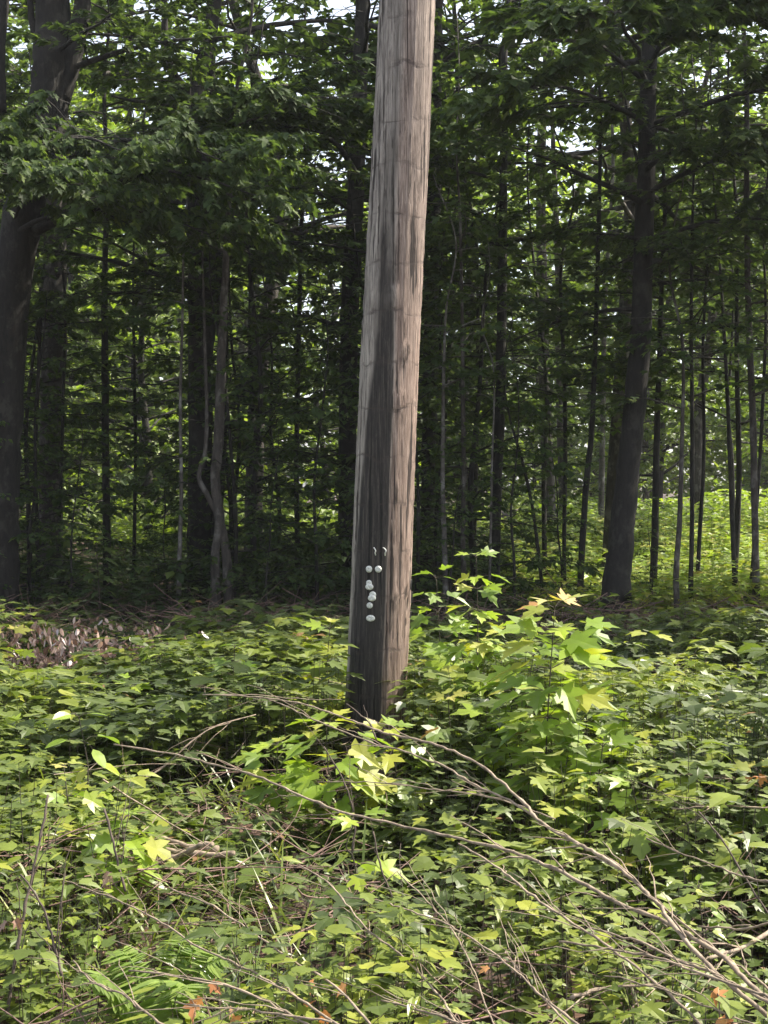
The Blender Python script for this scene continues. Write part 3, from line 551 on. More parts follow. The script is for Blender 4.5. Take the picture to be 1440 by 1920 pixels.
def cover():
    rng = np.random.default_rng(11); acc = Acc()
    xy = scatter(rng, 13000, 2.3, 13.2); x, y = xy.T
    dens = vnoise(x, y, .8, 1) ; far_f = np.clip((11.9 - y) / 1.8, .06, 1)
    dens = np.clip(dens * 1.5 + .02, .12, 1.3)
    keep = (rng.random(len(x)) > bare(x, y) * 1.3) & (rng.random(len(x)) < far_f * dens)
    xy = xy[keep]; x, y = xy.T
    h = (.14 + .62 * np.clip(vnoise(x, y, 1.0, 2) * 1.5 - .3, 0, 1) + .18 * vnoise(x, y, .3, 3)) * np.interp(y, [2.4, 3.6, 5, 8, 10.5, 12], [.5, .62, .88, .95, .75, .4])
    for mx, my, mr, mh in ((1.0, 6.3, .8, .34), (3.0, 7.5, .7, .15), (-3.0, 8.0, .5, -.12), (.1, 8.5, .5, -.10), (2.2, 8.4, .5, -.15), (-.4, 3.6, .5, -.12), (2.0, 5.6, .7, .18), (1.5, 4.6, .5, .15), (-1.5, 7.6, .6, .15), (-2.2, 6.0, .6, .15), (-.9, 8.2, .5, .15), (-.95, 5.6, .4, .12)): h = h + mh * np.exp(-((x - mx) ** 2 + (y - my) ** 2) / mr ** 2) * rng.uniform(.4, 1.1, len(x))
    h = np.maximum(h, .06); rm = np.clip(.12 + .75 * vnoise(x, y, .9, 9), 0, .9) * rng.uniform(.6, 1.15, len(x))
    ms = rng.random(len(x)); sc = lambda yy: np.interp(yy, [2.5, 5, 8, 12], [.58, .95, 1.2, 1.25])
    a = ms < .62; plants(acc, xy[a], h[a], rng.uniform(.055, .10, a.sum()) * sc(y[a]), MAPLE, rng, 4, 4, rmean=rm[a])
    e = (ms > .30) & (ms < .42); plants(acc, xy[e] + .06, h[e] * 1.1, rng.uniform(.05, .10, e.sum()) * sc(y[e]), MAPLE_R, rng, 4, 3, rmean=rm[e])
    e = (ms > .92) & (y < 9); plants(acc, xy[e] + .05, h[e] * 1.15, rng.uniform(.05, .09, e.sum()), LANCE, rng, 6, 3, rmean=rm[e] + .1)
    b = (ms >= .62) & (ms < .82); plants(acc, xy[b], h[b] * .8, rng.uniform(.035, .065, b.sum()) * sc(y[b]), OVAL, rng, 4, 4, rmean=rm[b] * .8)
    c = ms >= .82; plants(acc, xy[c], h[c] * 1.1, rng.uniform(.08, .125, c.sum()) * sc(y[c]), MAPLE_R, rng, 3, 4, rmean=rm[c])
    n = 1500; c_ = rng.integers(0, 70, n); tc = scatter(rng, 70, 2.4, 6.5); tc[:45, 0] = -np.abs(tc[:45, 0]); p2 = tc[c_] + rng.normal(0, .07, (n, 2))
    a_ = rng.uniform(0, 6.28, n); ti_ = rng.uniform(.15, .8, n)
    leaves(acc, BLADE, np.stack([p2[:, 0], p2[:, 1], gz(*p2.T)], -1), np.stack([np.cos(a_) * ti_, np.sin(a_) * ti_, np.ones(n)], -1), np.stack([-np.cos(a_), -np.sin(a_), ti_], -1), rng.uniform(.2, .5, n), rng.uniform(.3, .9, n), 0, rng.uniform(1, 2.5, n))
    # shrubs creeping over the edge of the wood, thickest at the right
    q = np.concatenate([np.stack([rng.uniform(1.7, 5.5, 260), rng.uniform(9.0, 12.2, 260)], -1), np.stack([rng.uniform(-5, 1.6, 90), rng.uniform(11.2, 13.6, 90)], -1)])
    q = q[rng.random(len(q)) < .25 + vnoise(*q.T, .8, 15)]
    plants(acc, q, rng.uniform(.22, .52, len(q)), rng.uniform(.08, .13, len(q)), MAPLE_R, rng, 5, 4, rmean=.2)
    # low layer of small leaves close to the soil
    xy = scatter(rng, 13000, 2.1, 12.5); keep = rng.random(len(xy)) > bare(*xy.T) * .9; xy = xy[keep]
    plants(acc, xy, rng.uniform(.05, .24, len(xy)), rng.uniform(.03, .06, len(xy)), OVAL, rng, 3, 4, rmean=.42)
    tag(link('undergrowth', acc.mesh('undergrowth', [M_COVER, M_STEM])), 'dense knee-high maple seedlings and weeds covering the clearing around the pole', 'undergrowth', kind='stuff')
    # shrubs under the wood and in the far clearing
    acc = Acc(); xy = scatter(rng, 2600, 13.2, 25, .36, 1.5); xy = xy[xy[:, 0] / xy[:, 1] < .11]
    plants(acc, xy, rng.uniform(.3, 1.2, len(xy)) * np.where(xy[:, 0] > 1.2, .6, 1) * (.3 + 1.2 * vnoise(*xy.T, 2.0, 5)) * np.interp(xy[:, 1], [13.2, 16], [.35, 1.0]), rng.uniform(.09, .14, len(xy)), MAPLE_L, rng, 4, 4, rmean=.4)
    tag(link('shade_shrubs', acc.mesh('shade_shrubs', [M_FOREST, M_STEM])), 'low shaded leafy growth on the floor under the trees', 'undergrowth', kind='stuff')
    acc = Acc(); xy = scatter(rng, 4200, 25, 40, .42, 3)
    xr = xy[:, 0] / xy[:, 1]; xy = xy[(xr > .11) | ((xr < -.12) & (xr > -.20)) | ((xr > -.09) & (xr < -.03)) | (rng.random(len(xy)) < .10)]
    hh = rng.uniform(.5, 1.3, len(xy)) * (.5 + .9 * vnoise(*xy.T, 3.0, 6))
    plants(acc, xy, hh, rng.uniform(.16, .26, len(xy)), LOWQ, rng, 6, 5, rmean=.6)
    far_acc, acc = acc, Acc(); n = 3200; xy = np.stack([rng.uniform(1.6, 10, n), rng.uniform(13.9, 26, n)], -1); xy = xy[xy[:, 0] / xy[:, 1] > .10 + .03 * np.sin(xy[:, 1] * 3)]
    plants(acc, xy, rng.uniform(.4, 1.1, len(xy)) * (.4 + .9 * vnoise(*xy.T, 1.5, 6)) * np.interp(xy[:, 1], [14, 19], [.55, 1]), rng.uniform(.09, .16, len(xy)), MAPLE_L, rng, 5, 5, rmean=.8)
    tag(link('sunlit_shrubs', acc.mesh('sunlit_shrubs', [M_SAP, M_STEM])), 'yellow-green sunlit brush on the ground behind the slim trunks at right', 'undergrowth', kind='stuff'); acc = far_acc
    tag(link('far_shrubs', acc.mesh('far_shrubs', [M_FAR, M_STEM])), 'bright sunlit shrub growth of the clearing beyond the wood', 'undergrowth', kind='stuff')
    # leaf litter
    acc = Acc(); xy = np.vstack([scatter(rng, 9000, 2.2, 15, .36, 1), np.stack([rng.normal(-2.45, .4, 700), rng.normal(9.5, .35, 700)], -1), np.stack([rng.uniform(-4.5, 4.5, 3500), rng.uniform(11, 14.5, 3500)], -1)])
    n = len(xy); a = rng.uniform(0, 6.28, n); pos = np.stack([xy[:, 0], xy[:, 1], gz(*xy.T) + rng.uniform(.005, .05, n)], -1)
    leaves(acc, MAPLE_L, pos, np.stack([np.cos(a), np.sin(a), rng.normal(0, .3, n)], -1), np.stack([rng.normal(0, .4, n), rng.normal(0, .4, n), np.ones(n)], -1), rng.uniform(.05, .1, n), rng.random(n) ** 1.4 * .8, 0, rng.uniform(-2.5, 2.5, n))
    tag(link('leaf_litter', acc.mesh('leaf_litter', [M_DEAD])), 'brown dry leaves littering the ground between the seedlings', 'leaf litter', kind='stuff')
    # brushwood: fine dead twigs over the floor at the edge of the wood
    acc = Acc()
    def twig(c, L, zr, m=0, r=.003):
        a = rng.uniform(0, 3.14); e = rng.normal(.1, .25); d = np.array([math.cos(a) * math.cos(e), math.sin(a) * math.cos(e), math.sin(e)])
        t = np.linspace(-.5, .5, 8)[:, None]; b = rng.normal(0, .06, 3) * L
        pts = c + d * t * L + b * (t * t * 4); pts[:, 2] = np.maximum(pts[:, 2], .01)
        tube(acc, pts + rng.normal(0, .004, pts.shape) * L, np.linspace(r, r * .35, 8), 4, cap=False, m=m)
    for _ in range(1300):
        x = rng.uniform(-4.8, 4.8); y = rng.uniform(11.2, 14.2); twig(np.array([x, y, rng.uniform(.02, .32) * (.5 + vnoise(np.array([x]), np.array([y]), 1.2, 8)[0])]), rng.uniform(.3, 1.3), 1, 0, rng.uniform(.002, .007))
    for cx, cy, rx, ry in BARE:
        for _ in range(28 if cy < 8 else 60): twig(np.array([cx + rng.normal(0, rx * .5), cy + rng.normal(0, ry * .5), rng.uniform(.03, .28)]), rng.uniform(.2, .8), 1, 0, rng.uniform(.0015, .004))
    for _ in range(260):
        p = scatter(rng, 1, 2.5, 11)[0]; twig(np.array([p[0], p[1], rng.uniform(.05, .4)]), rng.uniform(.2, .9), 1, 1, rng.uniform(.0015, .0035))
    tag(link('brushwood', acc.mesh('brushwood', [M_BRUSH, M_TWIG], (0, 1))), 'tangle of fine dead twigs on the ground along the edge of the wood', 'brushwood', kind='stuff')
cover()

# ---------------------------------------------------------------- single saplings standing out of the undergrowth
def sapling(label, top, bottom, Y, size=.13, tiers=5, per=5, tpl=MAPLE, leaf=M_SAP, tip=False, seed=0, stem=M_STEM, frac=.35, r=.0045, name='maple_sapling', rm=.5):
    rng = np.random.default_rng(900 + seed); tp = P(*top, Y); bt = P(*bottom, Y); b = bt + (bt - tp) * (bt[2] / max(tp[2] - bt[2], .05)) * .5; base = np.array([b[0], Y, float(gz(b[0], Y))])
    mid = (tp + bt) / 2 + np.array([rng.normal(0, .02), rng.normal(0, .03), 0])
    path = smooth([np.array([base[0], Y, base[2] - .02]), mid * .5 + bt * .5, mid, tp], 7)
    sl = np.concatenate([[0], np.cumsum(np.linalg.norm(np.diff(path, axis=0), axis=1))]); path = np.stack([np.interp(np.linspace(0, sl[-1], 25), sl, path[:, i_]) for i_ in range(3)], -1)
    wood, lf = Acc(), Acc(); tube(wood, path, np.linspace(r, r * .4, len(path)), 6)
    for t in range(tiers):
        f = 1 - t * (1 - frac) / tiers; i = int(round(f * (len(path) - 1))); c = path[i]
        for k in range(per):
            a = t * 1.3 + k * 2 * math.pi / per + rng.normal(0, .35); pl = size * rng.uniform(.4, .9) * (1 if t else .45)
            d = np.array([math.cos(a), math.sin(a), rng.normal(-.18 if t else .3, .2)])
            e = c + d * pl + np.array([0, 0, .22 * pl]); tube(wood, [c, (c + e) / 2 + [0, 0, .01], e], [.0018, .0013, .001], 4, m=0, cap=False)
            sz = size * rng.uniform(.75, 1.2) * (1 if t else .7)
            leaves(lf, tpl, e[None], d[None] * [1, 1, .8] - [0, 0, .12], np.array([[rng.normal(0, .3), rng.normal(-.15, .3), 1]]), sz, np.clip(rng.normal(rm if not (tip and t == 0) else .3, .25, 1), 0, .95), 1 if (tip and t == 0) else 0, rng.uniform(.4, 2.0, 1))
    root = empty(name, base, label, 'sapling', 'young saplings in the clearing')
    link('stem', shift(wood, base).mesh('stem', [stem], (0,)), root)
    link('foliage', shift(lf, base).mesh('foliage', [leaf, M_TIP]), root)
sapling('tall bright maple sapling with orange tip leaves, right of the pole', (1040, 1140), (1025, 1600), 5.2, .165, 9, 6, tip=True, seed=1, rm=.6)
sapling('tall slender sapling with small yellowish top leaves, between pole and orange-tipped sapling', (893, 1045), (895, 1300), 6.4, .12, 10, 4, seed=2, tip=False, rm=.7)
sapling('sapling with pale tip close beside the right side of the pole', (818, 1085), (830, 1300), 6.9, .12, 8, 4, seed=3)
sapling('low bright maple sapling peeking out at the left edge of the pole', (618, 1180), (622, 1330), 7.0, .13, 3, 4, seed=4, rm=.7)
sapling('bright yellow-green maple seedling spread in front of the foot of the pole', (612, 1362), (640, 1520), 5.4, .165, 5, 6, seed=5, rm=.8)
sapling('yellow-green maple seedling hanging over the right half of the pole foot', (728, 1372), (735, 1520), 5.6, .14, 4, 5, seed=6, rm=.8)
sapling('sapling with reddish whitish top leaves low right of the pole', (840, 1310), (850, 1420), 5.9, .12, 3, 4, tip=True, seed=7, rm=.5)
sapling('oval-leaved bright sapling on the left, below the dry brown patch', (148, 1345), (165, 1520), 5.4, .12, 4, 3, OVAL, seed=8, rm=.8, name='oval_leaved_sapling')
sapling('leafy sapling with many broad leaves by the orange-tipped one, lower right of it', (1130, 1400), (1130, 1560), 5.0, .13, 4, 4, seed=9)
sapling('broad-leaved seedling at the right, its leaf held out like a blade', (1185, 1470), (1200, 1600), 4.6, .14, 3, 4, seed=10, rm=.7)
sapling('maple seedling near the right edge with orange and yellow leaves', (1420, 1445), (1425, 1560), 4.8, .12, 3, 4, tip=True, seed=11)
sapling('yellow-leaved maple seedling at the left edge by the brown litter', (14, 1190), (10, 1330), 8.4, .15, 3, 4, tip=True, seed=12, rm=.8)
sapling('single bright maple seedling in the middle foreground, above crossing branches', (665, 1540), (680, 1640), 4.3, .11, 2, 4, seed=13, rm=.8)
sapling('small-leaved sapling at the left with an orange leaf cluster', (120, 1440), (135, 1560), 5.0, .10, 3, 4, tip=True, seed=14)
sapling('tall dark-leaved sapling left of the pole before the litter strip', (440, 1215), (450, 1380), 7.6, .12, 5, 4, seed=15, rm=.15)
sapling('dark-leaved sapling right side before the sunlit far clearing', (1180, 1195), (1180, 1330), 9.5, .12, 5, 4, seed=16, leaf=M_COVER, rm=.3)
sapling('dark sapling with drooping leaves near the right edge, under slim trunks', (1350, 1215), (1340, 1350), 9.0, .12, 5, 4, seed=17, leaf=M_COVER, rm=.3)
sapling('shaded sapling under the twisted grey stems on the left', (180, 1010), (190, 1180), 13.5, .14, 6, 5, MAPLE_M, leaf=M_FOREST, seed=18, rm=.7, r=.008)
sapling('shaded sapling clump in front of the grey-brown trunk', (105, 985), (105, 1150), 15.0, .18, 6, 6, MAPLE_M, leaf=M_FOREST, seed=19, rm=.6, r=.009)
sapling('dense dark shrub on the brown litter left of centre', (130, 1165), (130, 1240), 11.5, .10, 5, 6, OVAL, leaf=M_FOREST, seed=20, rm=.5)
sapling('seedling with glossy leaves right of the crossing thick branches', (1310, 1665), (1320, 1760), 3.7, .06, 4, 4, OVAL, seed=21, rm=.4)
sapling('small yellow upright seedling tip among the branches at the right', (1198, 1635), (1200, 1720), 3.9, .06, 1, 2, LANCE, tip=False, leaf=M_TIP, seed=22)
sapling('maple seedling with folded leaves left of the orange-tipped sapling', (965, 1300), (970, 1480), 5.6, .13, 4, 4, seed=23, rm=.6)
sapling('bright seedling in the lower left foreground with three round leaves', (540 / 3, 1680), (180, 1740), 3.9, .06, 2, 3, OVAL, seed=24, rm=.8)

# ---------------------------------------------------------------- fern, grass, dead leaves
def fern():
    rng = np.random.default_rng(77); base = P(300, 1905, 3.35); base[2] = float(gz(base[0], base[1]))
    root = empty('fern', base, 'bright yellow-green fern in the lower left foreground', 'fern')
    c = P(300, 1900, 3.05) 
    for k in range(9):
        acc = Acc(); a = k * .7 + rng.normal(0, .35); L = rng.uniform(.18, .30); d = np.array([math.cos(a), math.sin(a), 0])
        t = np.linspace(0, 1, 14); pts = base + np.outer(t * L * .75, d) + np.outer(.46 * (1 - (1 - t) ** 2) * 1.0 - .10 * t ** 2, [0, 0, 1]) 
        tube(acc, pts, np.linspace(.0025, .0008, 14), 4, m=0, cap=False)
        sd_ = np.array([-d[1], d[0], 0]); tt = np.linspace(.18, 1, 30); p_ = np.stack([np.interp(tt, t, pts[:, i]) for i in range(3)], -1)
        ll = .085 * np.sin(np.clip(tt * 1.05, 0, 1) * math.pi) ** .7 + .012
        for s in (-1, 1):
            leaves(acc, LANCE, p_ + rng.normal(0, .004, (30, 3)), sd_ * s + d * .35 + rng.normal(0, .05, (30, 3)), np.tile([0, 0, 1.0], (30, 1)) + rng.normal(0, .12, (30, 3)), ll * rng.uniform(.55, 1.2, 30), rng.uniform(0, 1, 30), 0)
        link('frond', shift(acc, base).mesh('frond', [M_FERN]), root)
fern()
def grass_tuft():
    rng = np.random.default_rng(78); base = P(425, 1850, 3.5); base[2] = 0; acc = Acc()
    for k in range(70):
        a = rng.uniform(0, 6.28); L = rng.uniform(.25, .45); d = np.array([math.cos(a), math.sin(a), 0]); t = np.linspace(0, 1, 6); b = base + np.array([rng.normal(0, .04), rng.normal(0, .04), 0])
        p_ = b + np.outer(t ** 1.5 * L * .5, d) + np.outer(L * (t - .35 * t * t), [0, 0, 1]); sd_ = np.array([-d[1], d[0], 0]); w_ = .0035 * (1 - t) + .0004
        V = np.stack([p_ - sd_ * w_[:, None], p_ + sd_ * w_[:, None]], 1).reshape(-1, 3); i = np.arange(5) * 2
        acc.add(V, None, np.stack([i, i + 1, i + 3, i + 2], -1), rng.random() * .6)
    tag(link('grass_tuft', shift(acc, base).mesh('grass_tuft', [M_FERN]), loc=base), 'tuft of long thin green grass right of the fern', 'grass')
grass_tuft()
def dead_cluster(label, px, py, Y, size, n, mat=M_ORANGE, spread=.04, seed=0, name='dead_leaf'):
    rng = np.random.default_rng(500 + seed); c = P(px, py, Y); acc = Acc()
    pos = c + rng.normal(0, spread, (n, 3)); d = np.stack([rng.normal(0, 1, n), rng.normal(-.3, .5, n), rng.normal(-.6, .6, n)], -1)
    leaves(acc, MAPLE, pos, d, rng.normal(0, 1, (n, 3)) + [0, -1, .6], size * .75 * rng.uniform(.7, 1.2, n), rng.random(n), 0, rng.uniform(-5, 5, n))
    tube(acc, smooth([c + [0, 0, spread], c + [.01, .02, -.02], [c[0] + .02, c[1] + .05, .02]], 5), .0015, 4, m=1, cap=False)
    tag(link(name, shift(acc, c).mesh(name, [mat, M_TWIG_D]), loc=c), label, 'dead leaf', 'single dead leaves in the clearing')
for k_, (a_, b_, c_, d_, sz_, t_) in enumerate([
    ('leafy maple sapling filling the space left of the orange-tipped one', (945, 1190), (950, 1400), 6.6, .13, 7), ('leafy sapling just right of the pole, waist high', (860, 1190), (870, 1380), 6.7, .13, 6),
    ('bright sapling close behind the orange-tipped one', (1000, 1230), (1005, 1420), 5.9, .14, 6), ('broad maple seedling right of the orange-tipped sapling, lit from above', (1100, 1310), (1105, 1480), 5.4, .15, 5),
    ('wide-leaved seedling spread flat before the brown hollow at right', (1230, 1370), (1235, 1500), 6.4, .14, 4), ('yellow-green maple seedling group at the right, knee high', (1330, 1375), (1335, 1500), 6.2, .14, 4),
    ('low maple seedling left of the bright one at the pole foot', (520, 1400), (525, 1520), 5.6, .13, 4), ('maple seedling just left of the brown hollow by the pole', (300, 1235), (305, 1400), 8.2, .15, 5),
    ('olive maple seedling left of the pole, before the level twig', (400, 1330), (405, 1450), 6.6, .13, 4), ('bright maple seedling at left with raised pointed leaves', (250, 1290), (255, 1430), 7.4, .14, 4),
    ('maple seedling at the far left edge below the yellow-leaved one', (40, 1370), (45, 1480), 6.2, .13, 4), ('broad seedling beside the stacked cut sticks', (230, 1540), (235, 1660), 4.5, .10, 4)]):
    sapling(a_, b_, c_, d_, sz_ * 1.08, t_ + 1, 6, seed=40 + k_, rm=.66)
dead_cluster('orange-brown curled leaf bunch right of the fern at the bottom', 402, 1872, 3.0, .05, 5, seed=1)
dead_cluster('pale orange dead leaf bunch at the bottom right corner', 1345, 1898, 2.7, .055, 5, seed=2)
dead_cluster('small dark red hanging dead leaf on the left, above a bare thin branch', 198, 1645, 4.0, .05, 3, M_DEAD, .015, seed=3)
dead_cluster('small orange leaf hanging low right of centre', 916, 1818, 3.2, .035, 1, spread=.004, seed=4)
dead_cluster('whitish dead leaf at the left edge foreground', 22, 1725, 3.4, .05, 2, M_DEAD, .01, seed=5)
dead_cluster('orange maple leaf cluster at the right edge above the undergrowth', 1425, 1462, 4.6, .065, 3, spread=.03, seed=6)
dead_cluster('reddish brown leaf bunch at the bottom just right of the orange-brown one', 590, 1885, 3.1, .05, 4, spread=.03, seed=7)
def dry_patch():
    rng = np.random.default_rng(91); base = P(115, 1290, 9.6); base[2] = 0; acc = Acc(); n = 620
    for k in range(26):
        a = rng.uniform(0, 3.14); s = base + np.array([rng.normal(0, .22), rng.normal(0, .15), rng.uniform(.02, .1)]); e = s + np.array([math.cos(a) * .4, math.sin(a) * .2, rng.uniform(.1, .4)])
        tube(acc, smooth([s, (s + e) / 2 + [0, 0, .06], e], 4), .004, 4, m=1, cap=False)
    pos = base + np.stack([rng.normal(0, .42, n), rng.normal(0, .3, n), rng.uniform(.03, .42, n) ** 1.3 + .22], -1)
    leaves(acc, OVAL, pos, np.stack([rng.normal(0, .5, n), rng.normal(0, .5, n), -np.ones(n)], -1), rng.normal(0, 1, (n, 3)), rng.uniform(.035, .08, n), rng.uniform(.3, 1, n), 0, rng.uniform(-5, 5, n))
    tag(link('withered_leaves', shift(acc, base).mesh('withered_leaves', [M_DEAD, M_BRUSH]), loc=base), 'heap of withered dry pinkish brown leaves on the left', 'dry leaves', kind='stuff')
dry_patch()

# ---------------------------------------------------------------- bare branches lying over the undergrowth
def branch(label, px, Y0, Y1, w0, w1, twigs=6, seed=0, mat=M_TWIG, name='fallen_branch', group='bare branches lying across the undergrowth'):
    """px from the thin tip to the butt"""
    rng = np.random.default_rng(700 + seed); n = len(px); s = np.linspace(0, 1, n)
    pts = np.array([P(x, y, Y0 + (Y1 - Y0) * t) for (x, y), t in zip(px, s)]); pts[:, 2] = np.maximum(pts[:, 2], .03)
    path = smooth(pts, 6); k = len(path); tt = np.linspace(0, 1, k)
    path = path + rng.normal(0, .0012, path.shape) + np.outer(np.cumsum(rng.normal(0, .0016, k)) * np.sin(np.linspace(0, math.pi, k)), [0, .3, 1])
    rad = (w0 + (w1 - w0) * tt) / F * (Y0 + (Y1 - Y0) * tt) / 2
    acc = Acc(); rad = rad * (1 + .06 * rng.standard_normal(k)); rad[rng.random(k) < .14] *= 1.28; tube(acc, path, rad, 8)
    for i in range(twigs):
        j = int(rng.uniform(.1, .9) * (k - 1)); d = norm(path[max(j - 2, 0)] - path[min(j + 2, k - 1)]); L = rng.uniform(.08, .32)
        v = norm(d + norm(rng.normal(0, 1, 3)) * .42); u = np.linspace(0, 1, 6)[:, None]
        tube(acc, path[j] + v * u * L + np.array([0, 0, -.12 * L]) * u * u + rng.normal(0, .003, (6, 3)), np.linspace(min(rad[j] * .5, .0028), .0008, 6), 5)
    c = path[-1].copy()
    return tag(link(name, shift(acc, c).mesh(name, [mat], (0,)), loc=c), label, 'branch', group)
B = [('long bare branch arching from the pole foot to lower right corner, uppermost of fan', [(400, 1303), (480, 1306), (560, 1318), (640, 1342), (700, 1366), (760, 1381), (820, 1395), (880, 1420), (930, 1456), (980, 1503), (1012, 1538), (1060, 1570), (1110, 1594), (1150, 1620), (1200, 1666), (1235, 1700), (1258, 1730), (1300, 1780), (1350, 1830), (1440, 1905)], 4.6, 2.7, 3, 15, 10),
 ('thickest bare branch, from a pale tip at left across the foreground to the lower right', [(213, 1396), (330, 1415), (400, 1432), (480, 1454), (560, 1490), (640, 1521), (760, 1550), (830, 1568), (900, 1588), (960, 1605), (1020, 1626), (1100, 1670), (1165, 1701), (1240, 1731), (1300, 1765), (1360, 1802), (1400, 1842), (1450, 1885)], 4.9, 2.6, 3.5, 16, 10),
 ('thinner bare branch running just below the uppermost arching one at the pole foot', [(500, 1310), (540, 1325), (600, 1352), (680, 1381), (760, 1406), (820, 1431), (880, 1466), (955, 1502), (1012, 1540)], 4.5, 3.62, 2.5, 8, 5),
 ('thin horizontal bare twig crossing below the pole foot', [(600, 1466), (700, 1468), (780, 1480), (860, 1492), (960, 1512), (1040, 1535)], 4.6, 4.0, 2.5, 5, 3),
 ('straight bare branch from the middle down to the bottom edge right of centre', [(860, 1582), (930, 1626), (980, 1668), (1050, 1722), (1130, 1776), (1220, 1842), (1290, 1900), (1330, 1940)], 3.6, 2.6, 4, 10, 6),
 ('bare branch curving down through the centre foreground to the bottom edge', [(560, 1622), (610, 1650), (650, 1690), (690, 1736), (750, 1781), (800, 1832), (832, 1872), (866, 1940)], 3.7, 2.8, 3, 8, 5),
 ('thin bare branch bowed over the dark hollow in the centre foreground', [(645, 1683), (700, 1686), (760, 1700), (830, 1720), (880, 1745), (960, 1802), (1020, 1866), (1080, 1935)], 3.6, 2.7, 3, 7, 4),
 ('steep thin bare branch crossing the bowed one in the centre foreground', [(745, 1635), (800, 1690), (850, 1745), (880, 1800), (910, 1880), (935, 1940)], 3.6, 2.8, 2.5, 6, 4),
 ('bare branch running diagonally above the fern toward the bottom centre', [(102, 1645), (200, 1682), (290, 1730), (360, 1780), (430, 1816), (480, 1842), (560, 1880), (650, 1935)], 3.9, 2.8, 3, 9, 6),
 ('bare branch right of the grass tuft slanting to the bottom edge', [(318, 1666), (400, 1700), (480, 1757), (560, 1811), (640, 1862), (705, 1935)], 3.8, 2.8, 3.5, 9, 5),
 ('short bare branch left of the fern slanting down', [(138, 1800), (172, 1836), (240, 1870), (310, 1925)], 3.2, 2.8, 4, 8, 3),
 ('short thick broken branch at the bottom centre', [(715, 1876), (780, 1892), (860, 1915), (920, 1945)], 3.0, 2.7, 5, 9, 2),
 ('pale branch nearly level in the lower right, upper of a close pair', [(1110, 1740), (1200, 1768), (1280, 1803), (1345, 1832), (1440, 1880)], 3.1, 2.6, 5, 11, 4),
 ('pale branch nearly level in the lower right, lower of a close pair', [(1050, 1765), (1130, 1776), (1220, 1790), (1300, 1815), (1400, 1850), (1450, 1872)], 3.0, 2.5, 5, 10, 4),
 ('bare branch entering at the right edge above the fan of branches', [(1212, 1572), (1300, 1610), (1380, 1640), (1450, 1655)], 3.8, 3.2, 3, 7, 3),
 ('horizontal pale stick at the right edge', [(1310, 1737), (1380, 1737), (1450, 1728)], 3.3, 3.1, 4, 7, 1),
 ('straight thin branch slanting to the right edge above the fan butts', [(1240, 1700), (1330, 1770), (1400, 1822), (1450, 1862)], 3.1, 2.7, 5, 8, 3),
 ('stout broken limb rising to the right edge behind the fan of branches', [(1325, 1798), (1380, 1776), (1450, 1742)], 3.1, 3.3, 8, 14, 2),
 ('forked grey stick lying low in the lower right', [(1070, 1872), (1130, 1856), (1220, 1850), (1250, 1838)], 3.0, 3.1, 9, 6, 2),
 ('dim thin branch rising rightward in the bottom centre', [(640, 1895), (740, 1856), (810, 1836), (880, 1800)], 3.3, 3.5, 6, 3, 3),
 ('thin arched dead branch along the brown litter strip at left', [(140, 1240), (190, 1208), (240, 1189), (310, 1188), (390, 1196), (450, 1184), (500, 1190)], 11.2, 11.8, 3, 5, 4),
 ('thin dead branch on the litter at the right before the trunks', [(1150, 1302), (1200, 1306), (1270, 1299)], 9.2, 9.3, 4, 5, 3),
 ('pale level stick near the right edge among maple leaves', [(1320, 1457), (1400, 1461), (1450, 1459)], 4.9, 4.8, 4, 6, 0),
 ('pale level stick lower at the right edge, below the other level stick', [(1260, 1515), (1350, 1516), (1450, 1514)], 4.3, 4.2, 4, 5, 1),
 ('thin branch sloping behind the thick one left of the pole foot', [(240, 1475), (300, 1440), (390, 1366), (480, 1340)], 5.6, 6.0, 6, 3, 3),
 ('thin level twig left of the pole behind the seedlings', [(380, 1302), (470, 1306), (560, 1312), (640, 1312)], 6.0, 5.8, 3, 2, 2),
 ('two-tone dead twig left of the pole on the litter', [(470, 1228), (560, 1224), (640, 1222)], 9.0, 9.2, 5, 3, 2),
 ('bottom edge bare branch left of centre, lowest of the lower left fan', [(240, 1820), (330, 1830), (420, 1850), (520, 1895), (600, 1935)], 3.0, 2.7, 4, 8, 4),
 ('bare branch running level near the bottom between fern and centre', [(330, 1880), (430, 1893), (520, 1897), (620, 1915)], 2.9, 2.7, 4, 7, 4),
 ('bare branch rising from the bottom right centre with a fork', [(960, 1805), (1000, 1850), (1050, 1890), (1110, 1945)], 3.0, 2.6, 4, 9, 3),
 ('long thin branch parallel under the straight one at the bottom right', [(1130, 1830), (1200, 1840), (1300, 1870), (1400, 1910), (1440, 1935)], 2.9, 2.5, 3, 7, 4)]
for k, (lb, px, a, b, c, d, tw) in enumerate(B): branch(lb, px, a, b, c * .78, d * .60, tw + 3, k)
D = [('dark leaning stem at the left edge of the foreground', [(90, 1490), (75, 1580), (52, 1680), (30, 1790), (14, 1900)], 3.6, 3.4, 4, 7, 4),
 ('dark thin stem left of the dark red hanging leaf, leaning left upward', [(40, 1640), (75, 1690), (100, 1760), (116, 1830)], 3.4, 3.3, 3, 6, 4),
 ('dark upright stem above the dark red hanging leaf', [(196, 1515), (215, 1590), (236, 1672)], 4.2, 4.1, 4, 5, 2),
 ('dark leaning twig across the foot of the pole', [(650, 1320), (690, 1352), (706, 1388)], 5.2, 5.1, 2, 3, 1),
 ('dark bent twig right below the foot of the pole', [(608, 1400), (648, 1470), (665, 1540), (660, 1600)], 4.8, 4.7, 2, 4, 2),
 ('dark thin stem crossing the thick branch in the centre', [(700, 1560), (715, 1630), (745, 1710), (760, 1760)], 4.0, 3.9, 3, 4, 2),
 ('dark slanting stem at the right edge above the branches', [(1310, 1520), (1350, 1570), (1400, 1650), (1450, 1730)], 3.8, 3.6, 3, 4, 2)]
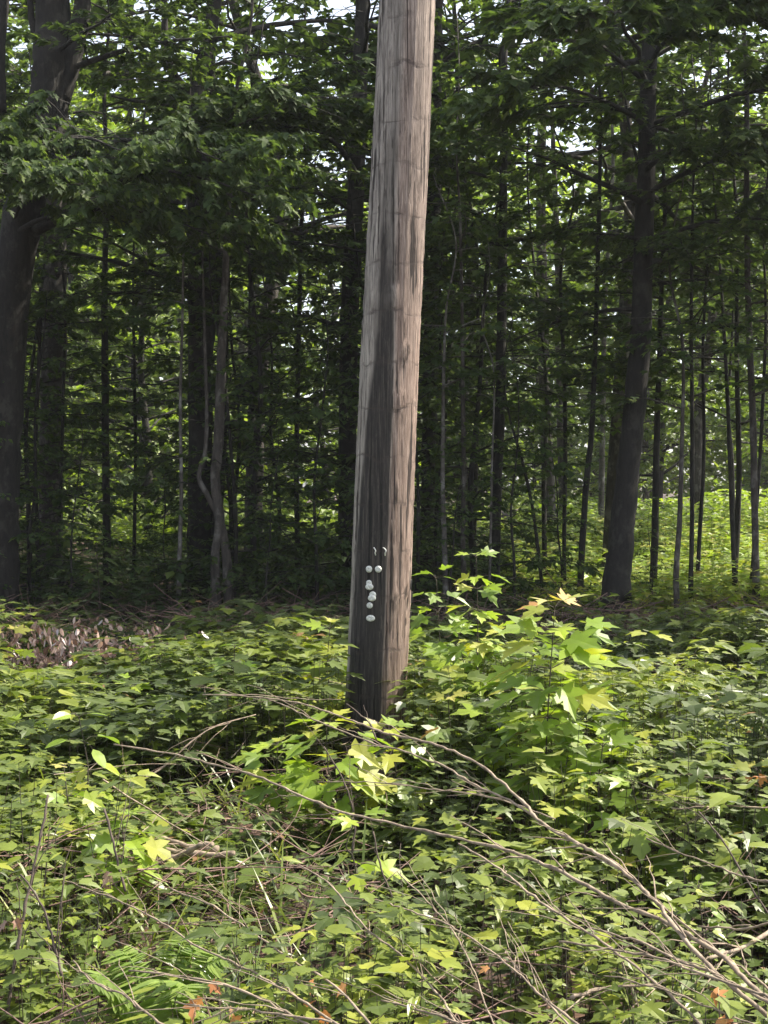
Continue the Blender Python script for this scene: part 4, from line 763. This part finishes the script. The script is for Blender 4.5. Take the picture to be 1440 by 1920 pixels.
for k, (lb, px, a, b, c, d, tw) in enumerate(D): branch(lb, px, a, b, c, d, tw, 60 + k, M_TWIG_D, 'dead_sapling', 'dark leafless saplings standing in the undergrowth')
for k, (lb, px, Y, wd) in enumerate([('uppermost cut stick of a small stack left of centre', [(290, 1565), (340, 1582), (410, 1592)], 4.9, 9), ('middle cut stick of a small stack left of centre', [(285, 1588), (340, 1600), (400, 1606), (440, 1600)], 4.85, 10), ('forked lowest cut stick of a small stack left of centre', [(290, 1614), (330, 1608), (370, 1588), (400, 1583)], 4.75, 9)]):
    branch(lb, px, Y, Y - .1, wd, wd * 1.1, 2, 80 + k, M_TWIG, 'cut_stick', 'cut sticks stacked left of centre')
def log(label, px, Y, wd, seed):
    branch(label, px, Y, Y, wd, wd, 3, seed, M_BARK, 'fallen_log', 'dark logs on the forest floor')
log('dark rotten log on the floor at the left edge under shrubs', [(-60, 1125), (40, 1112), (150, 1100)], 15.5, 26, 90)
log('dark log with a bright edge in front of the thin pale spotted stem', [(200, 1163), (270, 1170), (330, 1172)], 13.6, 14, 91)
log('dark log lying behind the slim trunks at the right', [(1240, 1190), (1330, 1160), (1400, 1120)], 14.6, 14, 92)

# ---------------------------------------------------------------- the wood far beyond, read as one mass
def far_wood():
    rng = np.random.default_rng(31); acc = Acc()
    for k in range(60):
        x = rng.uniform(-38, 38); y = rng.uniform(62, 74); h = rng.uniform(13, 23)
        tube(acc, [[x, y, -.2], [x + rng.normal(0, .4), y, h * .5], [x + rng.normal(0, .8), y, h]], [.25, .18, .05], 6, m=1)
        n = 1250; c = np.array([x, y, 0]); pos = c + np.stack([rng.normal(0, 2.0, n), rng.normal(0, 2.0, n), rng.uniform(.02, 1.02, n) ** 1.0 * h], -1)
        a = rng.uniform(0, 6.28, n)
        leaves(acc, LOWQ, pos, np.stack([np.cos(a), np.sin(a), rng.normal(-.3, .4, n)], -1), np.stack([rng.normal(0, .4, n), rng.normal(0, .4, n), np.ones(n)], -1), rng.uniform(.35, .7, n), rng.random(n), 0)
    tag(link('far_wood', acc.mesh('far_wood', [M_FAR, M_BARK_G])), 'far wood closing the view behind the sunlit clearing', 'wood', kind='stuff')
far_wood()

# ---------------------------------------------------------------- thin haze added to lift the dark tones of the wood
def haze():
    m, N, L = newmat('haze'); v = N.new('ShaderNodeVolumePrincipled'); v.inputs['Color'].default_value = (.92, .95, 1, 1); v.inputs['Density'].default_value = .0005
    v.inputs['Anisotropy'].default_value = .2
    o = N.new('ShaderNodeOutputMaterial'); L.new(v.outputs[0], o.inputs['Volume']); acc = Acc()
    V = [(x, y, z) for z in (-1.3, 27) for x, y in ((-320, -120), (320, -120), (320, 620), (-320, 620))]
    acc.add(V, None, [(3, 2, 1, 0), (4, 5, 6, 7), (0, 1, 5, 4), (1, 2, 6, 5), (2, 3, 7, 6), (3, 0, 4, 7)])
    tag(link('haze', acc.mesh('haze', [m])), 'faint haze added to lift the dark wood', 'haze', kind='stuff')
haze()
